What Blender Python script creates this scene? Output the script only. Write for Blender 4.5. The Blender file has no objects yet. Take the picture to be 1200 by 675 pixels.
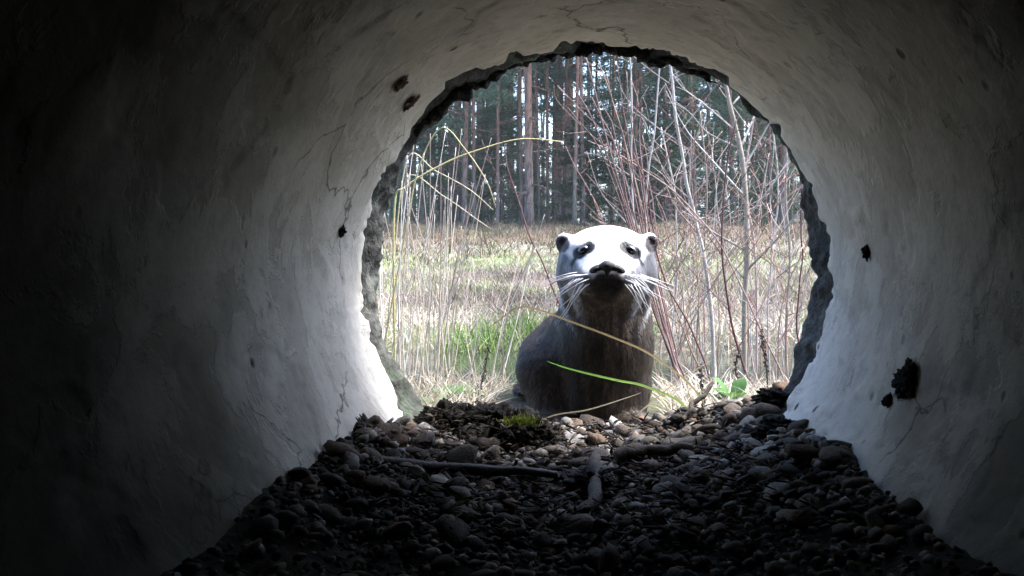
import bpy, bmesh, math, random
import numpy as np
from mathutils import Vector, Matrix, Quaternion

random.seed(7)
rng = np.random.default_rng(11)
PI = math.pi
scene = bpy.context.scene
COL = scene.collection

# ------------------------------------------------------------------ camera, world, sun, exposure
R = 0.259            # inner radius of the culvert; its axis is the world Y axis, z = 0
D = 1.0              # where the sound part of the pipe wall stops
CX = 0.009           # camera stands a little right of the axis
CZ = 0.024           # camera height above the pipe axis
FPX = 1039.0         # focal length in photo pixels (1200 px wide)
cam_d = bpy.data.cameras.new('camera')
cam = bpy.data.objects.new('camera', cam_d); COL.objects.link(cam)
cam_d.sensor_width = 36.0
cam_d.lens = 36.0 * FPX / 1200.0
cam_d.clip_start = 0.01
cam_d.clip_end = 2000.0
yaw, pitch = math.atan(100 / FPX), math.atan(37.5 / FPX)
cam.location = (CX, 0, CZ)
cam.rotation_euler = (PI / 2 - pitch, 0, yaw)
scene.camera = cam

SUN_EL, SUN_AZ = math.radians(60), math.radians(76)
world = bpy.data.worlds.new('World'); scene.world = world; world.use_nodes = True
wn = world.node_tree.nodes; wl = world.node_tree.links
sky = wn.new('ShaderNodeTexSky'); sky.sky_type = 'NISHITA'; sky.sun_disc = False
sky.sun_elevation = SUN_EL; sky.sun_rotation = SUN_AZ
sky.air_density = 1.0; sky.dust_density = 3.0; sky.ozone_density = 1.0
hsv = wn.new('ShaderNodeHueSaturation'); hsv.inputs['Saturation'].default_value = 1.25
wl.new(sky.outputs[0], hsv.inputs['Color'])
bg = wn['Background']; wl.new(hsv.outputs[0], bg.inputs['Color'])
bg.inputs['Strength'].default_value = 0.12

sun_d = bpy.data.lights.new('sun', 'SUN'); sun = bpy.data.objects.new('sun', sun_d); COL.objects.link(sun)
sun_d.energy = 1.5; sun_d.angle = math.radians(28); sun_d.color = (1.0, 0.995, 0.985)
sdir = Vector((math.sin(SUN_AZ) * math.cos(SUN_EL), math.cos(SUN_AZ) * math.cos(SUN_EL), math.sin(SUN_EL)))
sun.rotation_euler = sdir.to_track_quat('Z', 'Y').to_euler()
sun.location = sdir * 60

vs = scene.view_settings
vs.view_transform = 'Standard'; vs.look = 'None'; vs.gamma = 1.0; vs.use_curve_mapping = False
vs.exposure = 3.0
scene.render.engine = 'CYCLES'
cy = scene.cycles
cy.use_denoising = True
cy.max_bounces = 5; cy.diffuse_bounces = 3; cy.glossy_bounces = 3; cy.transmission_bounces = 4
cy.sample_clamp_indirect = 6.0
cy.use_adaptive_sampling = True; cy.adaptive_threshold = 0.02

bpy.context.view_layer.update()
CM = Matrix.Translation(cam.location) @ cam.rotation_euler.to_matrix().to_4x4()
def P(px, py, Y):
    """the point at depth Y that lies in the direction of a photo pixel"""
    d = CM.to_3x3() @ Vector(((px - 600) / FPX, (337.5 - py) / FPX, -1))
    t = Y / d.y
    return Vector((CX + d.x * t, Y, CZ + d.z * t))

# ------------------------------------------------------------------ noise and mesh helpers
def _hash(ix, iy, iz, s):
    h = (ix.astype(np.int64) * 374761393 + iy.astype(np.int64) * 668265263 + iz.astype(np.int64) * 2147483647 + s * 974711) & 0xffffffff
    h = ((h ^ (h >> 13)) * 1274126177) & 0xffffffff
    h = ((h ^ (h >> 16)) * 2246822519) & 0xffffffff
    return ((h ^ (h >> 15)) & 0xffffff) / float(0xffffff)
def vnoise(x, y, z, seed=0):
    x, y, z = np.broadcast_arrays(np.asarray(x, float), np.asarray(y, float), np.asarray(z, float))
    fx, fy, fz = np.floor(x), np.floor(y), np.floor(z)
    u, v, w = x - fx, y - fy, z - fz
    u, v, w = u*u*(3-2*u), v*v*(3-2*v), w*w*(3-2*w)
    r = 0
    for a in (0, 1):
        for b in (0, 1):
            for c in (0, 1):
                r = r + _hash(fx+a, fy+b, fz+c, seed) * (u if a else 1-u) * (v if b else 1-v) * (w if c else 1-w)
    return r * 2 - 1
def fbm(x, y, z, o=4, seed=0):
    r, a, f = 0, 0.5, 1.0
    for i in range(o):
        r = r + a * vnoise(np.asarray(x)*f, np.asarray(y)*f, np.asarray(z)*f, seed + i*17); a *= 0.5; f *= 2.03
    return r
def sstep(a, b, x):
    t = np.clip((x - a) / (b - a), 0, 1); return t*t*(3-2*t)

def mesh_np(name, verts, faces, mat=None, smooth=True, col=None):
    """faces: (n,3) or (n,4) array, or list of such arrays"""
    if not isinstance(faces, list): faces = [faces]
    faces = [np.asarray(f, np.int32) for f in faces if len(f)]
    me = bpy.data.meshes.new(name)
    v = np.asarray(verts, np.float32)
    me.vertices.add(len(v)); me.vertices.foreach_set('co', v.ravel())
    loops = np.concatenate([f.ravel() for f in faces])
    sizes = np.concatenate([np.full(len(f), f.shape[1], np.int32) for f in faces])
    starts = np.concatenate([[0], np.cumsum(sizes)[:-1]]).astype(np.int32)
    me.loops.add(len(loops)); me.loops.foreach_set('vertex_index', loops)
    me.polygons.add(len(sizes)); me.polygons.foreach_set('loop_start', starts)
    me.polygons.foreach_set('loop_total', sizes)
    me.polygons.foreach_set('use_smooth', np.full(len(sizes), smooth, bool))
    if col is not None:
        a = me.color_attributes.new('Col', 'FLOAT_COLOR', 'POINT')
        c = np.ones((len(v), 4), np.float32); c[:, :3] = col
        a.data.foreach_set('color', c.ravel())
    me.update(calc_edges=True); me.validate()
    if mat is not None: me.materials.append(mat)
    return me
def obj(name, me, parent=None, loc=None):
    o = bpy.data.objects.new(name, me); COL.objects.link(o)
    if parent is not None: o.parent = parent
    if loc is not None: o.location = loc
    return o
def tag(o, label=None, cat=None, group=None, kind=None):
    if label: o['label'] = label
    if cat: o['category'] = cat
    if group: o['group'] = group
    if kind: o['kind'] = kind
    return o
def thing(name, label, cat, loc=(0, 0, 0), group=None, rz=0.0):
    e = bpy.data.objects.new(name, None); COL.objects.link(e)
    e.location = loc; e.rotation_euler = (0, 0, rz); e.empty_display_size = 0.05
    return tag(e, label, cat, group)

def spline(pts, n):
    """Catmull-Rom through pts (k,d) resampled to n points"""
    p = np.asarray(pts, float); k = len(p)
    q = np.vstack([2*p[0]-p[1], p, 2*p[-1]-p[-2]])
    t = np.linspace(0, k-1-1e-9, n); i = t.astype(int); f = (t-i)[:, None]
    a, b, c, d = q[i], q[i+1], q[i+2], q[i+3]
    return 0.5*((2*b)+(c-a)*f+(2*a-5*b+4*c-d)*f**2+(3*b-a-3*c+d)*f**3)
def tube(pts, rad, sides=6, base=0):
    p = np.asarray(pts, float); n = len(p); rad = np.broadcast_to(np.asarray(rad, float), (n,))
    t = np.gradient(p, axis=0); t /= np.linalg.norm(t, axis=1)[:, None] + 1e-12
    up = np.array([0.31, 0.2, 0.93]) if abs(t[:, 2]).mean() < 0.8 else np.array([0.9, 0.3, 0.1])
    a = np.cross(t, up); a /= np.linalg.norm(a, axis=1)[:, None] + 1e-12
    b = np.cross(t, a)
    th = np.arange(sides) * 2*PI/sides
    v = p[:, None, :] + rad[:, None, None]*(np.cos(th)[None, :, None]*a[:, None, :] + np.sin(th)[None, :, None]*b[:, None, :])
    v = v.reshape(-1, 3)
    i = np.arange(n-1)[:, None]*sides; j = np.arange(sides)[None, :]; j2 = (j+1) % sides
    f = np.stack([i+j, i+j2, i+sides+j2, i+sides+j], -1).reshape(-1, 4)
    v = np.vstack([v, p[:1], p[-1:]]); c0, c1 = n*sides, n*sides+1
    caps = np.array([[c0, (k+1) % sides, k] for k in range(sides)] + [[c1, (n-1)*sides+k, (n-1)*sides+(k+1) % sides] for k in range(sides)])
    return v, f+base, caps+base
class MB:
    def __init__(s): s.v=[]; s.q=[]; s.t=[]; s.c=[]; s.n=0
    def add(s, v, q=None, t=None, c=(1, 1, 1)):
        v = np.asarray(v, float)
        if q is not None and len(q): s.q.append(np.asarray(q)+s.n)
        if t is not None and len(t): s.t.append(np.asarray(t)+s.n)
        s.v.append(v); s.c.append(np.broadcast_to(np.asarray(c, float), (len(v), 3))); s.n += len(v)
    def tube(s, pts, rad, sides=6, c=(1, 1, 1)):
        v, q, t = tube(pts, rad, sides); s.add(v, q, t, c)
    def mesh(s, name, mat, smooth=True):
        f = []
        if s.q: f.append(np.concatenate(s.q))
        if s.t: f.append(np.concatenate(s.t))
        return mesh_np(name, np.concatenate(s.v), f, mat, smooth, np.concatenate(s.c))
def blades(base, h, az, lean, bend, width, col, seg=3, tipcol=None):
    """ribbons of grass: base (n,3), height, azimuth of lean, initial lean, extra bend at the tip (radians)"""
    n = len(base); k = seg
    h = np.broadcast_to(h, (n,)); az = np.broadcast_to(az, (n,)); lean = np.broadcast_to(lean, (n,)); bend = np.broadcast_to(bend, (n,)); width = np.broadcast_to(width, (n,))
    d = np.stack([np.cos(az), np.sin(az), 0*az], 1)
    fa = rng.uniform(0, 2*PI, n)
    sd = np.stack([np.cos(fa), np.sin(fa), 0*fa], 1)
    p = np.array(base, float); V = []; C = []
    col = np.broadcast_to(np.asarray(col, float), (n, 3))
    tc = col if tipcol is None else np.broadcast_to(np.asarray(tipcol, float), (n, 3))
    for i in range(k+1):
        w = width*(1 - (i/k)**1.6)*0.5 + (0.00005)
        c = col*(1-i/k) + tc*(i/k)
        if i < k:
            V += [p - sd*w[:, None], p + sd*w[:, None]]; C += [c, c]
        else:
            V += [p]; C += [c]
        ang = lean + bend*((i+0.5)/k)
        p = p + (h/k)[:, None]*(d*np.sin(ang)[:, None] + np.array([0, 0, 1])*np.cos(ang)[:, None])
    m = 2*k+1
    V = np.stack(V, 1).reshape(-1, 3); C = np.stack(C, 1).reshape(-1, 3)
    b = (np.arange(n)*m)[:, None]
    q = np.concatenate([b + np.array([2*i, 2*i+1, 2*i+3, 2*i+2]) for i in range(k-1)]) if k > 1 else np.zeros((0, 4), int)
    t = b + np.array([2*k-2, 2*k-1, 2*k])
    return V, q, t, C

# ------------------------------------------------------------------ materials
def new_mat(name):
    m = bpy.data.materials.new(name); m.use_nodes = True
    nt = m.node_tree; b = nt.nodes['Principled BSDF']
    return m, nt, b
def N(nt, t, **kw):
    n = nt.nodes.new(t)
    for k, v in kw.items():
        if k in n.inputs: n.inputs[k].default_value = v
        else: setattr(n, k, v)
    return n
def noise_node(nt, vec, scale, detail=5, rough=0.55, dist=0.0):
    n = N(nt, 'ShaderNodeTexNoise', Scale=scale, Detail=detail, Roughness=rough, Distortion=dist)
    nt.links.new(vec, n.inputs['Vector']); return n.outputs['Fac']
def ramp(nt, fac, stops):
    r = nt.nodes.new('ShaderNodeValToRGB'); e = r.color_ramp.elements
    while len(e) < len(stops): e.new(0.5)
    for i, (p, c) in enumerate(stops):
        e[i].position = p; e[i].color = (c, c, c, 1) if isinstance(c, (int, float)) else (*c, 1)
    nt.links.new(fac, r.inputs['Fac']); return r.outputs['Color']
def mix(nt, fac, a, b, mode='MIX'):
    m = nt.nodes.new('ShaderNodeMix'); m.data_type = 'RGBA'; m.blend_type = mode
    for s, v in ((m.inputs[0], fac), (m.inputs[6], a), (m.inputs[7], b)):
        if isinstance(v, (int, float)): s.default_value = v
        elif isinstance(v, tuple): s.default_value = (*v, 1)
        else: nt.links.new(v, s)
    return m.outputs[2]
def bump(nt, h, dist, strength=1.0, prev=None):
    b = N(nt, 'ShaderNodeBump', Strength=strength, Distance=dist)
    nt.links.new(h, b.inputs['Height'])
    if prev is not None: nt.links.new(prev, b.inputs['Normal'])
    return b.outputs['Normal']
def geo_pos(nt): return nt.nodes.new('ShaderNodeNewGeometry').outputs['Position']
def obj_pos(nt): return nt.nodes.new('ShaderNodeTexCoord').outputs['Object']
def vcol(nt): return N(nt, 'ShaderNodeAttribute', attribute_name='Col').outputs['Color']

def mat_concrete():
    m, nt, b = new_mat('whitewashed_concrete'); L = nt.links; p = obj_pos(nt)
    # limewashed concrete, peeling; flaked wash and the light's fading deeper in, painted dark
    big = noise_node(nt, p, 5.5, 4, 0.6)
    base = ramp(nt, big, [(0.32, (0.48, 0.45, 0.39)), (0.46, (0.59, 0.57, 0.52)), (0.68, (0.66, 0.65, 0.61))])
    sep = N(nt, 'ShaderNodeSeparateXYZ'); L.new(p, sep.inputs[0])
    crown = N(nt, 'ShaderNodeMapRange'); crown.inputs['From Min'].default_value = -0.05; crown.inputs['From Max'].default_value = 0.24; crown.inputs['To Max'].default_value = 0.6; L.new(sep.outputs['Z'], crown.inputs['Value'])
    base = mix(nt, crown.outputs[0], base, (0.56, 0.50, 0.36))     # warm light bounced off the ground, painted into the crown
    fl = noise_node(nt, p, 11.0, 6, 0.62, 0.25)
    flake = ramp(nt, fl, [(0.470, 0.0), (0.500, 1.0)])
    base = mix(nt, flake, mix(nt, 0.20, base, (0.25, 0.235, 0.205)), base)
    fine = noise_node(nt, p, 60.0, 5, 0.65)
    base = mix(nt, ramp(nt, fine, [(0.30, 0.30), (0.52, 0.0)]), base, (0.20, 0.19, 0.175))
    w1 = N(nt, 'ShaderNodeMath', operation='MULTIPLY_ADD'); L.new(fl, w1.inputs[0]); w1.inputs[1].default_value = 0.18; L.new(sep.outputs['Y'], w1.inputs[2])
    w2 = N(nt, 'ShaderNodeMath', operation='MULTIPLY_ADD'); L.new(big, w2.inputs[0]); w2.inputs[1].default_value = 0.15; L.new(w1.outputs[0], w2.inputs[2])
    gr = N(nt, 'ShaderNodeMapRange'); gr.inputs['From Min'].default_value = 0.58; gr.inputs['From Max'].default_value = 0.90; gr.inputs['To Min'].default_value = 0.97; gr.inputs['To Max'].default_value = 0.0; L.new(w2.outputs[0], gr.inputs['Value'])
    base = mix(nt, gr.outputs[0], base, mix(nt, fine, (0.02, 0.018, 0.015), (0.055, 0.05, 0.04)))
    vor = N(nt, 'ShaderNodeTexVoronoi', Scale=24.0, Randomness=1.0); L.new(p, vor.inputs['Vector'])
    pit = ramp(nt, vor.outputs['Distance'], [(0.07, 1.0), (0.14, 0.0)])
    pit2 = mix(nt, 1.0, pit, ramp(nt, big, [(0.50, 0.0), (0.60, 1.0)]), 'MULTIPLY')
    base = mix(nt, pit2, base, (0.06, 0.052, 0.045))
    dv = N(nt, 'ShaderNodeTexVoronoi', Scale=4.3, feature='DISTANCE_TO_EDGE')
    nn = N(nt, 'ShaderNodeTexNoise', Scale=8.0, Detail=5.0); L.new(p, nn.inputs['Vector'])
    wp = mix(nt, 0.16, p, nn.outputs['Color']); L.new(wp, dv.inputs['Vector'])
    cr = ramp(nt, dv.outputs['Distance'], [(0.0, 1.0), (0.007, 0.0)])
    cm = mix(nt, 1.0, cr, ramp(nt, big, [(0.46, 0.85), (0.52, 0.0)]), 'MULTIPLY')
    base = mix(nt, cm, base, (0.07, 0.062, 0.055))
    L.new(base, b.inputs['Base Color']); b.inputs['Roughness'].default_value = 0.8
    b.inputs['Specular IOR Level'].default_value = 0.08
    h1 = N(nt, 'ShaderNodeMath', operation='MULTIPLY_ADD'); L.new(flake, h1.inputs[0]); h1.inputs[1].default_value = 0.45; L.new(fine, h1.inputs[2])
    h2 = N(nt, 'ShaderNodeMath', operation='SUBTRACT'); L.new(h1.outputs[0], h2.inputs[0]); L.new(pit2, h2.inputs[1])
    L.new(bump(nt, h2.outputs[0], 0.0026, 0.6), b.inputs['Normal'])
    return m
def mat_rim():
    m, nt, b = new_mat('broken_mossy_concrete'); L = nt.links; p = obj_pos(nt)
    a = noise_node(nt, p, 14.0, 8, 0.65, 0.6)
    c = ramp(nt, a, [(0.36, (0.008, 0.008, 0.007)), (0.48, (0.04, 0.042, 0.036)), (0.60, (0.12, 0.125, 0.112)), (0.75, (0.06, 0.08, 0.05))])
    mo = ramp(nt, noise_node(nt, p, 7.0, 5, 0.6), [(0.52, 0.0), (0.64, 0.75)])
    c = mix(nt, mo, c, (0.055, 0.085, 0.05))
    c = mix(nt, ramp(nt, noise_node(nt, p, 55.0, 5), [(0.50, 0.0), (0.60, 0.8)]), c, (0.03, 0.028, 0.025))
    L.new(c, b.inputs['Base Color']); b.inputs['Roughness'].default_value = 0.8
    n = bump(nt, noise_node(nt, p, 50.0, 8, 0.65), 0.01, 0.9)
    L.new(bump(nt, noise_node(nt, p, 210.0, 4), 0.003, 0.8, n), b.inputs['Normal'])
    return m
def mat_vcol(name, rough=0.7, bumpsc=None, bumpd=0.002, spec=0.3, var=0.25, vs_=90.0, transl=0.0):
    m, nt, b = new_mat(name); L = nt.links; p = obj_pos(nt)
    c = vcol(nt)
    if var: c = mix(nt, ramp(nt, noise_node(nt, p, vs_, 5, 0.6), [(0.35, var), (0.65, 0.0)]), c, mix(nt, 1.0, c, (0.4, 0.38, 0.36), 'MULTIPLY'))
    L.new(c, b.inputs['Base Color']); b.inputs['Roughness'].default_value = rough
    b.inputs['Specular IOR Level'].default_value = spec
    if bumpsc: L.new(bump(nt, noise_node(nt, p, bumpsc, 6, 0.6), bumpd, 0.9), b.inputs['Normal'])
    if transl:
        t = N(nt, 'ShaderNodeBsdfTranslucent'); L.new(c, t.inputs['Color'])
        ms = N(nt, 'ShaderNodeMixShader', Fac=transl); L.new(b.outputs[0], ms.inputs[1]); L.new(t.outputs[0], ms.inputs[2])
        L.new(ms.outputs[0], nt.nodes['Material Output'].inputs['Surface'])
    return m
def mat_pebble():
    m, nt, b = new_mat('pebble_stone'); L = nt.links; p = obj_pos(nt)
    oi = nt.nodes.new('ShaderNodeObjectInfo')
    c = ramp(nt, oi.outputs['Random'], [(0.0, (0.035, 0.03, 0.027)), (0.3, (0.10, 0.08, 0.066)), (0.55, (0.17, 0.145, 0.12)), (0.75, (0.14, 0.085, 0.055)), (0.86, (0.20, 0.19, 0.17)), (0.94, (0.42, 0.41, 0.40)), (1.0, (0.05, 0.042, 0.036))])
    c = mix(nt, ramp(nt, noise_node(nt, p, 2.6, 6, 0.65), [(0.4, 0.65), (0.62, 0.0)]), c, mix(nt, 1.0, c, (0.36, 0.34, 0.3), 'MULTIPLY'))
    L.new(c, b.inputs['Base Color']); b.inputs['Roughness'].default_value = 0.65; b.inputs['Specular IOR Level'].default_value = 0.15
    L.new(bump(nt, noise_node(nt, p, 7.0, 5, 0.6), 0.25, 0.35), b.inputs['Normal'])
    return m
def mat_ground():
    m, nt, b = new_mat('field_ground'); L = nt.links; p = geo_pos(nt)
    sep = N(nt, 'ShaderNodeSeparateXYZ'); L.new(p, sep.inputs[0])
    wob = N(nt, 'ShaderNodeMath', operation='MULTIPLY_ADD'); L.new(noise_node(nt, p, 0.7, 5), wob.inputs[0]); wob.inputs[1].default_value = 3.0; wob.inputs[2].default_value = -1.5
    yy = N(nt, 'ShaderNodeMath', operation='ADD'); L.new(sep.outputs['Y'], yy.inputs[0]); L.new(wob.outputs[0], yy.inputs[1])
    mr = N(nt, 'ShaderNodeMapRange'); mr.inputs['From Min'].default_value = 0; mr.inputs['From Max'].default_value = 30; L.new(yy.outputs[0], mr.inputs['Value'])
    # bank soil and litter, meadow straw, moss, pale lichen, rust heath, needle litter of the wood
    c = ramp(nt, mr.outputs[0], [(0.03, (0.045, 0.038, 0.026)), (0.12, (0.08, 0.075, 0.04)), (0.20, (0.15, 0.12, 0.09)), (0.29, (0.17, 0.13, 0.105)), (0.34, (0.20, 0.21, 0.11)), (0.41, (0.26, 0.24, 0.19)), (0.46, (0.15, 0.105, 0.065)), (0.62, (0.13, 0.085, 0.05)), (0.80, (0.075, 0.06, 0.04))])
    k = noise_node(nt, p, 2.2, 8, 0.65)
    c = mix(nt, ramp(nt, k, [(0.35, 0.75), (0.55, 0.0)]), c, mix(nt, 1.0, c, (0.42, 0.36, 0.32), 'MULTIPLY'))
    c = mix(nt, ramp(nt, noise_node(nt, p, 1.1, 6, 0.6), [(0.52, 0.0), (0.66, 0.7)]), c, (0.17, 0.20, 0.075))
    c = mix(nt, ramp(nt, noise_node(nt, p, 14.0, 6, 0.7), [(0.5, 0.0), (0.7, 0.6)]), c, (0.06, 0.05, 0.035))
    L.new(c, b.inputs['Base Color']); b.inputs['Roughness'].default_value = 0.9
    L.new(bump(nt, noise_node(nt, p, 9.0, 8, 0.7), 0.06, 1.0), b.inputs['Normal'])
    return m
def mat_plain(name, c1, c2, sc=30.0, rough=0.8, bd=0.004, bs=60.0, spec=0.3):
    m, nt, b = new_mat(name); L = nt.links; p = obj_pos(nt)
    L.new(mix(nt, ramp(nt, noise_node(nt, p, sc, 6, 0.6), [(0.38, 0.0), (0.62, 1.0)]), c1, c2), b.inputs['Base Color'])
    b.inputs['Roughness'].default_value = rough; b.inputs['Specular IOR Level'].default_value = spec
    L.new(bump(nt, noise_node(nt, p, bs, 7, 0.65), bd, 0.9), b.inputs['Normal'])
    return m
def mat_bark(name, low, high, z0, z1):
    m, nt, b = new_mat(name); L = nt.links; p = obj_pos(nt)
    sep = N(nt, 'ShaderNodeSeparateXYZ'); L.new(p, sep.inputs[0])
    st = N(nt, 'ShaderNodeMapping'); st.inputs['Scale'].default_value = (9, 9, 2.2); L.new(p, st.inputs['Vector'])
    n = noise_node(nt, st.outputs[0], 2.0, 7, 0.65, 0.4)
    wz = N(nt, 'ShaderNodeMath', operation='MULTIPLY_ADD'); L.new(n, wz.inputs[0]); wz.inputs[1].default_value = 1.6; L.new(sep.outputs['Z'], wz.inputs[2])
    mr = N(nt, 'ShaderNodeMapRange'); mr.inputs['From Min'].default_value = z0+0.8; mr.inputs['From Max'].default_value = z1+0.8; L.new(wz.outputs[0], mr.inputs['Value'])
    c = mix(nt, mr.outputs[0], low, high)
    c = mix(nt, ramp(nt, n, [(0.38, 0.85), (0.58, 0.0)]), c, mix(nt, 1.0, c, (0.3, 0.27, 0.25), 'MULTIPLY'))
    oi = nt.nodes.new('ShaderNodeObjectInfo')
    hs = N(nt, 'ShaderNodeHueSaturation'); L.new(c, hs.inputs['Color'])
    mv = N(nt, 'ShaderNodeMapRange'); mv.inputs['To Min'].default_value = 0.65; mv.inputs['To Max'].default_value = 1.25; L.new(oi.outputs['Random'], mv.inputs['Value'])
    L.new(mv.outputs[0], hs.inputs['Value'])
    L.new(hs.outputs[0], b.inputs['Base Color']); b.inputs['Roughness'].default_value = 0.85
    L.new(bump(nt, n, 0.03, 0.9), b.inputs['Normal'])
    return m
def mat_needles(name):
    m, nt, b = new_mat(name); L = nt.links
    oi = nt.nodes.new('ShaderNodeObjectInfo')
    hs = N(nt, 'ShaderNodeHueSaturation'); L.new(vcol(nt), hs.inputs['Color'])
    mv = N(nt, 'ShaderNodeMapRange'); mv.inputs['To Min'].default_value = 0.7; mv.inputs['To Max'].default_value = 1.3; L.new(oi.outputs['Random'], mv.inputs['Value'])
    L.new(mv.outputs[0], hs.inputs['Value'])
    L.new(hs.outputs[0], b.inputs['Base Color']); b.inputs['Roughness'].default_value = 0.55
    t = N(nt, 'ShaderNodeBsdfTranslucent'); L.new(hs.outputs[0], t.inputs['Color'])
    ms = N(nt, 'ShaderNodeMixShader', Fac=0.45); L.new(b.outputs[0], ms.inputs[1]); L.new(t.outputs[0], ms.inputs[2])
    L.new(ms.outputs[0], nt.nodes['Material Output'].inputs['Surface'])
    return m
def mat_water():
    m, nt, b = new_mat('stream_water'); L = nt.links; p = geo_pos(nt)
    b.inputs['Base Color'].default_value = (0.03, 0.035, 0.025, 1); b.inputs['Roughness'].default_value = 0.06
    b.inputs['IOR'].default_value = 1.333
    L.new(bump(nt, noise_node(nt, p, 14.0, 3), 0.004, 0.35), b.inputs['Normal'])
    return m
M = dict(
    concrete=mat_concrete(), rim=mat_rim(), pebble=mat_pebble(), ground=mat_ground(), water=mat_water(),
    gravel=mat_vcol('gravel_stone', 0.7, 160.0, 0.002, 0.12, 0.6, 120.0),
    grass=mat_vcol('grass_blades', 0.6, None, 0, 0.25, 0.0, 1.0, 0.35),
    twig=mat_vcol('twig_bark', 0.55, 260.0, 0.0015, 0.35, 0.5, 70.0),
    soil=mat_plain('dark_gravel_soil', (0.014, 0.012, 0.010), (0.045, 0.038, 0.031), 60.0, 0.85, 0.006, 120.0),
    clod=mat_plain('black_mud', (0.003, 0.0026, 0.0024), (0.018, 0.014, 0.011), 60.0, 0.8, 0.008, 160.0),
    rust=mat_plain('rust_brown_mud', (0.05, 0.02, 0.011), (0.10, 0.045, 0.025), 80.0, 0.9, 0.002, 160.0),
    moss=mat_vcol('moss_green', 0.7, None, 0, 0.2, 0.0, 1.0, 0.3),
    stick=mat_plain('wet_dark_wood', (0.006, 0.0045, 0.004), (0.022, 0.016, 0.012), 30.0, 0.5, 0.003, 90.0),
    palestick=mat_plain('weathered_grey_wood', (0.03, 0.024, 0.02), (0.10, 0.083, 0.068), 40.0, 0.7, 0.003, 120.0),
    bank=mat_plain('added_end_cap_dark', (0.06, 0.05, 0.035), (0.16, 0.14, 0.09), 8.0, 0.9, 0.03, 14.0),
    pinebark=mat_bark('pine_bark', (0.19, 0.155, 0.14), (0.29, 0.16, 0.115), 0.4, 2.6),
    darkbark=mat_bark('spruce_bark', (0.13, 0.11, 0.10), (0.17, 0.12, 0.095), 1.0, 5.0),
    needles=mat_needles('conifer_needles'),
)

# ------------------------------------------------------------------ terrain
GY = [-400, -12, 0.80, 0.97, 1.30, 1.75, 2.00, 2.22, 2.50, 3.05, 3.30, 3.6, 5.0, 8.0, 11.0, 14.5, 18.0, 30.0, 60.0, 700.0]
GZ = [-.60, -.60, -.58, -.215, -.212, -.235, -.285, -.335, -.40, -.41, -.335, -.285, -.255, -.19, 0.01, 0.32, 0.62, 0.95, 1.4, 3.0]
WATER_Z = -0.335
def zg(x, y):
    x = np.asarray(x, float); y = np.asarray(y, float)
    z = np.interp(y + 0.16*vnoise(x*0.9, y*0.2, 0, 5)*(y > 1.8), GY, GZ)
    a = sstep(1.25, 1.8, y)
    amp = np.interp(y, [0, 1.2, 2, 4, 9, 20, 60], [0, .004, .012, .05, .16, .26, .4])
    return z + amp*fbm(x*0.8+3, y*0.8, 0.5, 4, 3)*1.2 - 0.02*a*0
def grid_lines(segs):
    out = [np.array([segs[0][0]])]
    for a, b, n in segs: out.append(np.linspace(a, b, n+1)[1:])
    return np.concatenate(out)
def grid_faces(nu, nv, closed=False):
    i = np.arange(nu-1)[:, None]; j = np.arange(nv if closed else nv-1)[None, :]; j2 = (j+1) % nv
    return np.stack([i*nv+j, i*nv+j2, (i+1)*nv+j2, (i+1)*nv+j], -1).reshape(-1, 4)
gx = grid_lines([(-600, -60, 8), (-60, -12, 20), (-12, -3, 40), (-3, 3, 100), (3, 12, 40), (12, 60, 20), (60, 600, 8)])
gy = grid_lines([(-400, -10, 8), (-10, 0.7, 10), (0.7, 4.0, 130), (4.0, 10, 80), (10, 24, 80), (24, 70, 40), (70, 700, 12)])
X, Y = np.meshgrid(gx, gy, indexing='xy')
Z = zg(X, Y)
gm = mesh_np('ground', np.stack([X, Y, Z], -1).reshape(-1, 3), grid_faces(len(gy), len(gx)), M['ground'])
tag(obj('ground', gm), 'rough meadow ground rising from the stream to the pine wood', kind='structure')
wm = mesh_np('stream', [(-40, 2.15, WATER_Z), (40, 2.15, WATER_Z), (40, 3.5, WATER_Z), (-40, 3.5, WATER_Z)], np.array([[0, 1, 2, 3]]), M['water'])
tag(obj('stream_water', wm), 'narrow dark stream behind the otter', kind='structure')

# embankment through which the pipe runs (a sloping face with a hole for the pipe)
exs = grid_lines([(-60, -8, 14), (-8, -0.6, 24), (-0.6, 0.6, 60), (0.6, 8, 24), (8, 60, 14)])
prof = grid_lines([(-0.55, -0.40, 4), (-0.40, 0.40, 40), (0.40, 1.4, 14)])
EX, EZ = np.meshgrid(exs, prof, indexing='xy')
EY = 0.90 - 0.9*(EZ+0.20)
bumpy = 0.10*fbm(EX*1.3, EZ*1.3, 2.0, 4, 9)*sstep(R+0.05, R+0.6, np.hypot(EX, EZ))
EY2 = EY + bumpy
ev = np.stack([EX, EY2, EZ], -1).reshape(-1, 3)
ef = grid_faces(len(prof), len(exs))
rad = np.hypot(ev[:, 0], ev[:, 2])
ef = ef[(rad[ef] > R+0.012).all(1)]
n0 = len(ev); k = len(exs)
back = np.stack([exs, np.full(k, -14.0), np.full(k, 1.45)], 1)
back2 = np.stack([exs, np.full(k, -16.0), np.full(k, -0.7)], 1)
ev = np.vstack([ev, back, back2])
top = (len(prof)-1)*k
i = np.arange(k-1)
ef = np.vstack([ef, np.stack([top+i, top+i+1, n0+i+1, n0+i], 1), np.stack([n0+i, n0+i+1, n0+k+i+1, n0+k+i], 1)])
tag(obj('embankment', mesh_np('embankment', ev, ef, M['bank'])), 'road embankment around the culvert', kind='structure')

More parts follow.
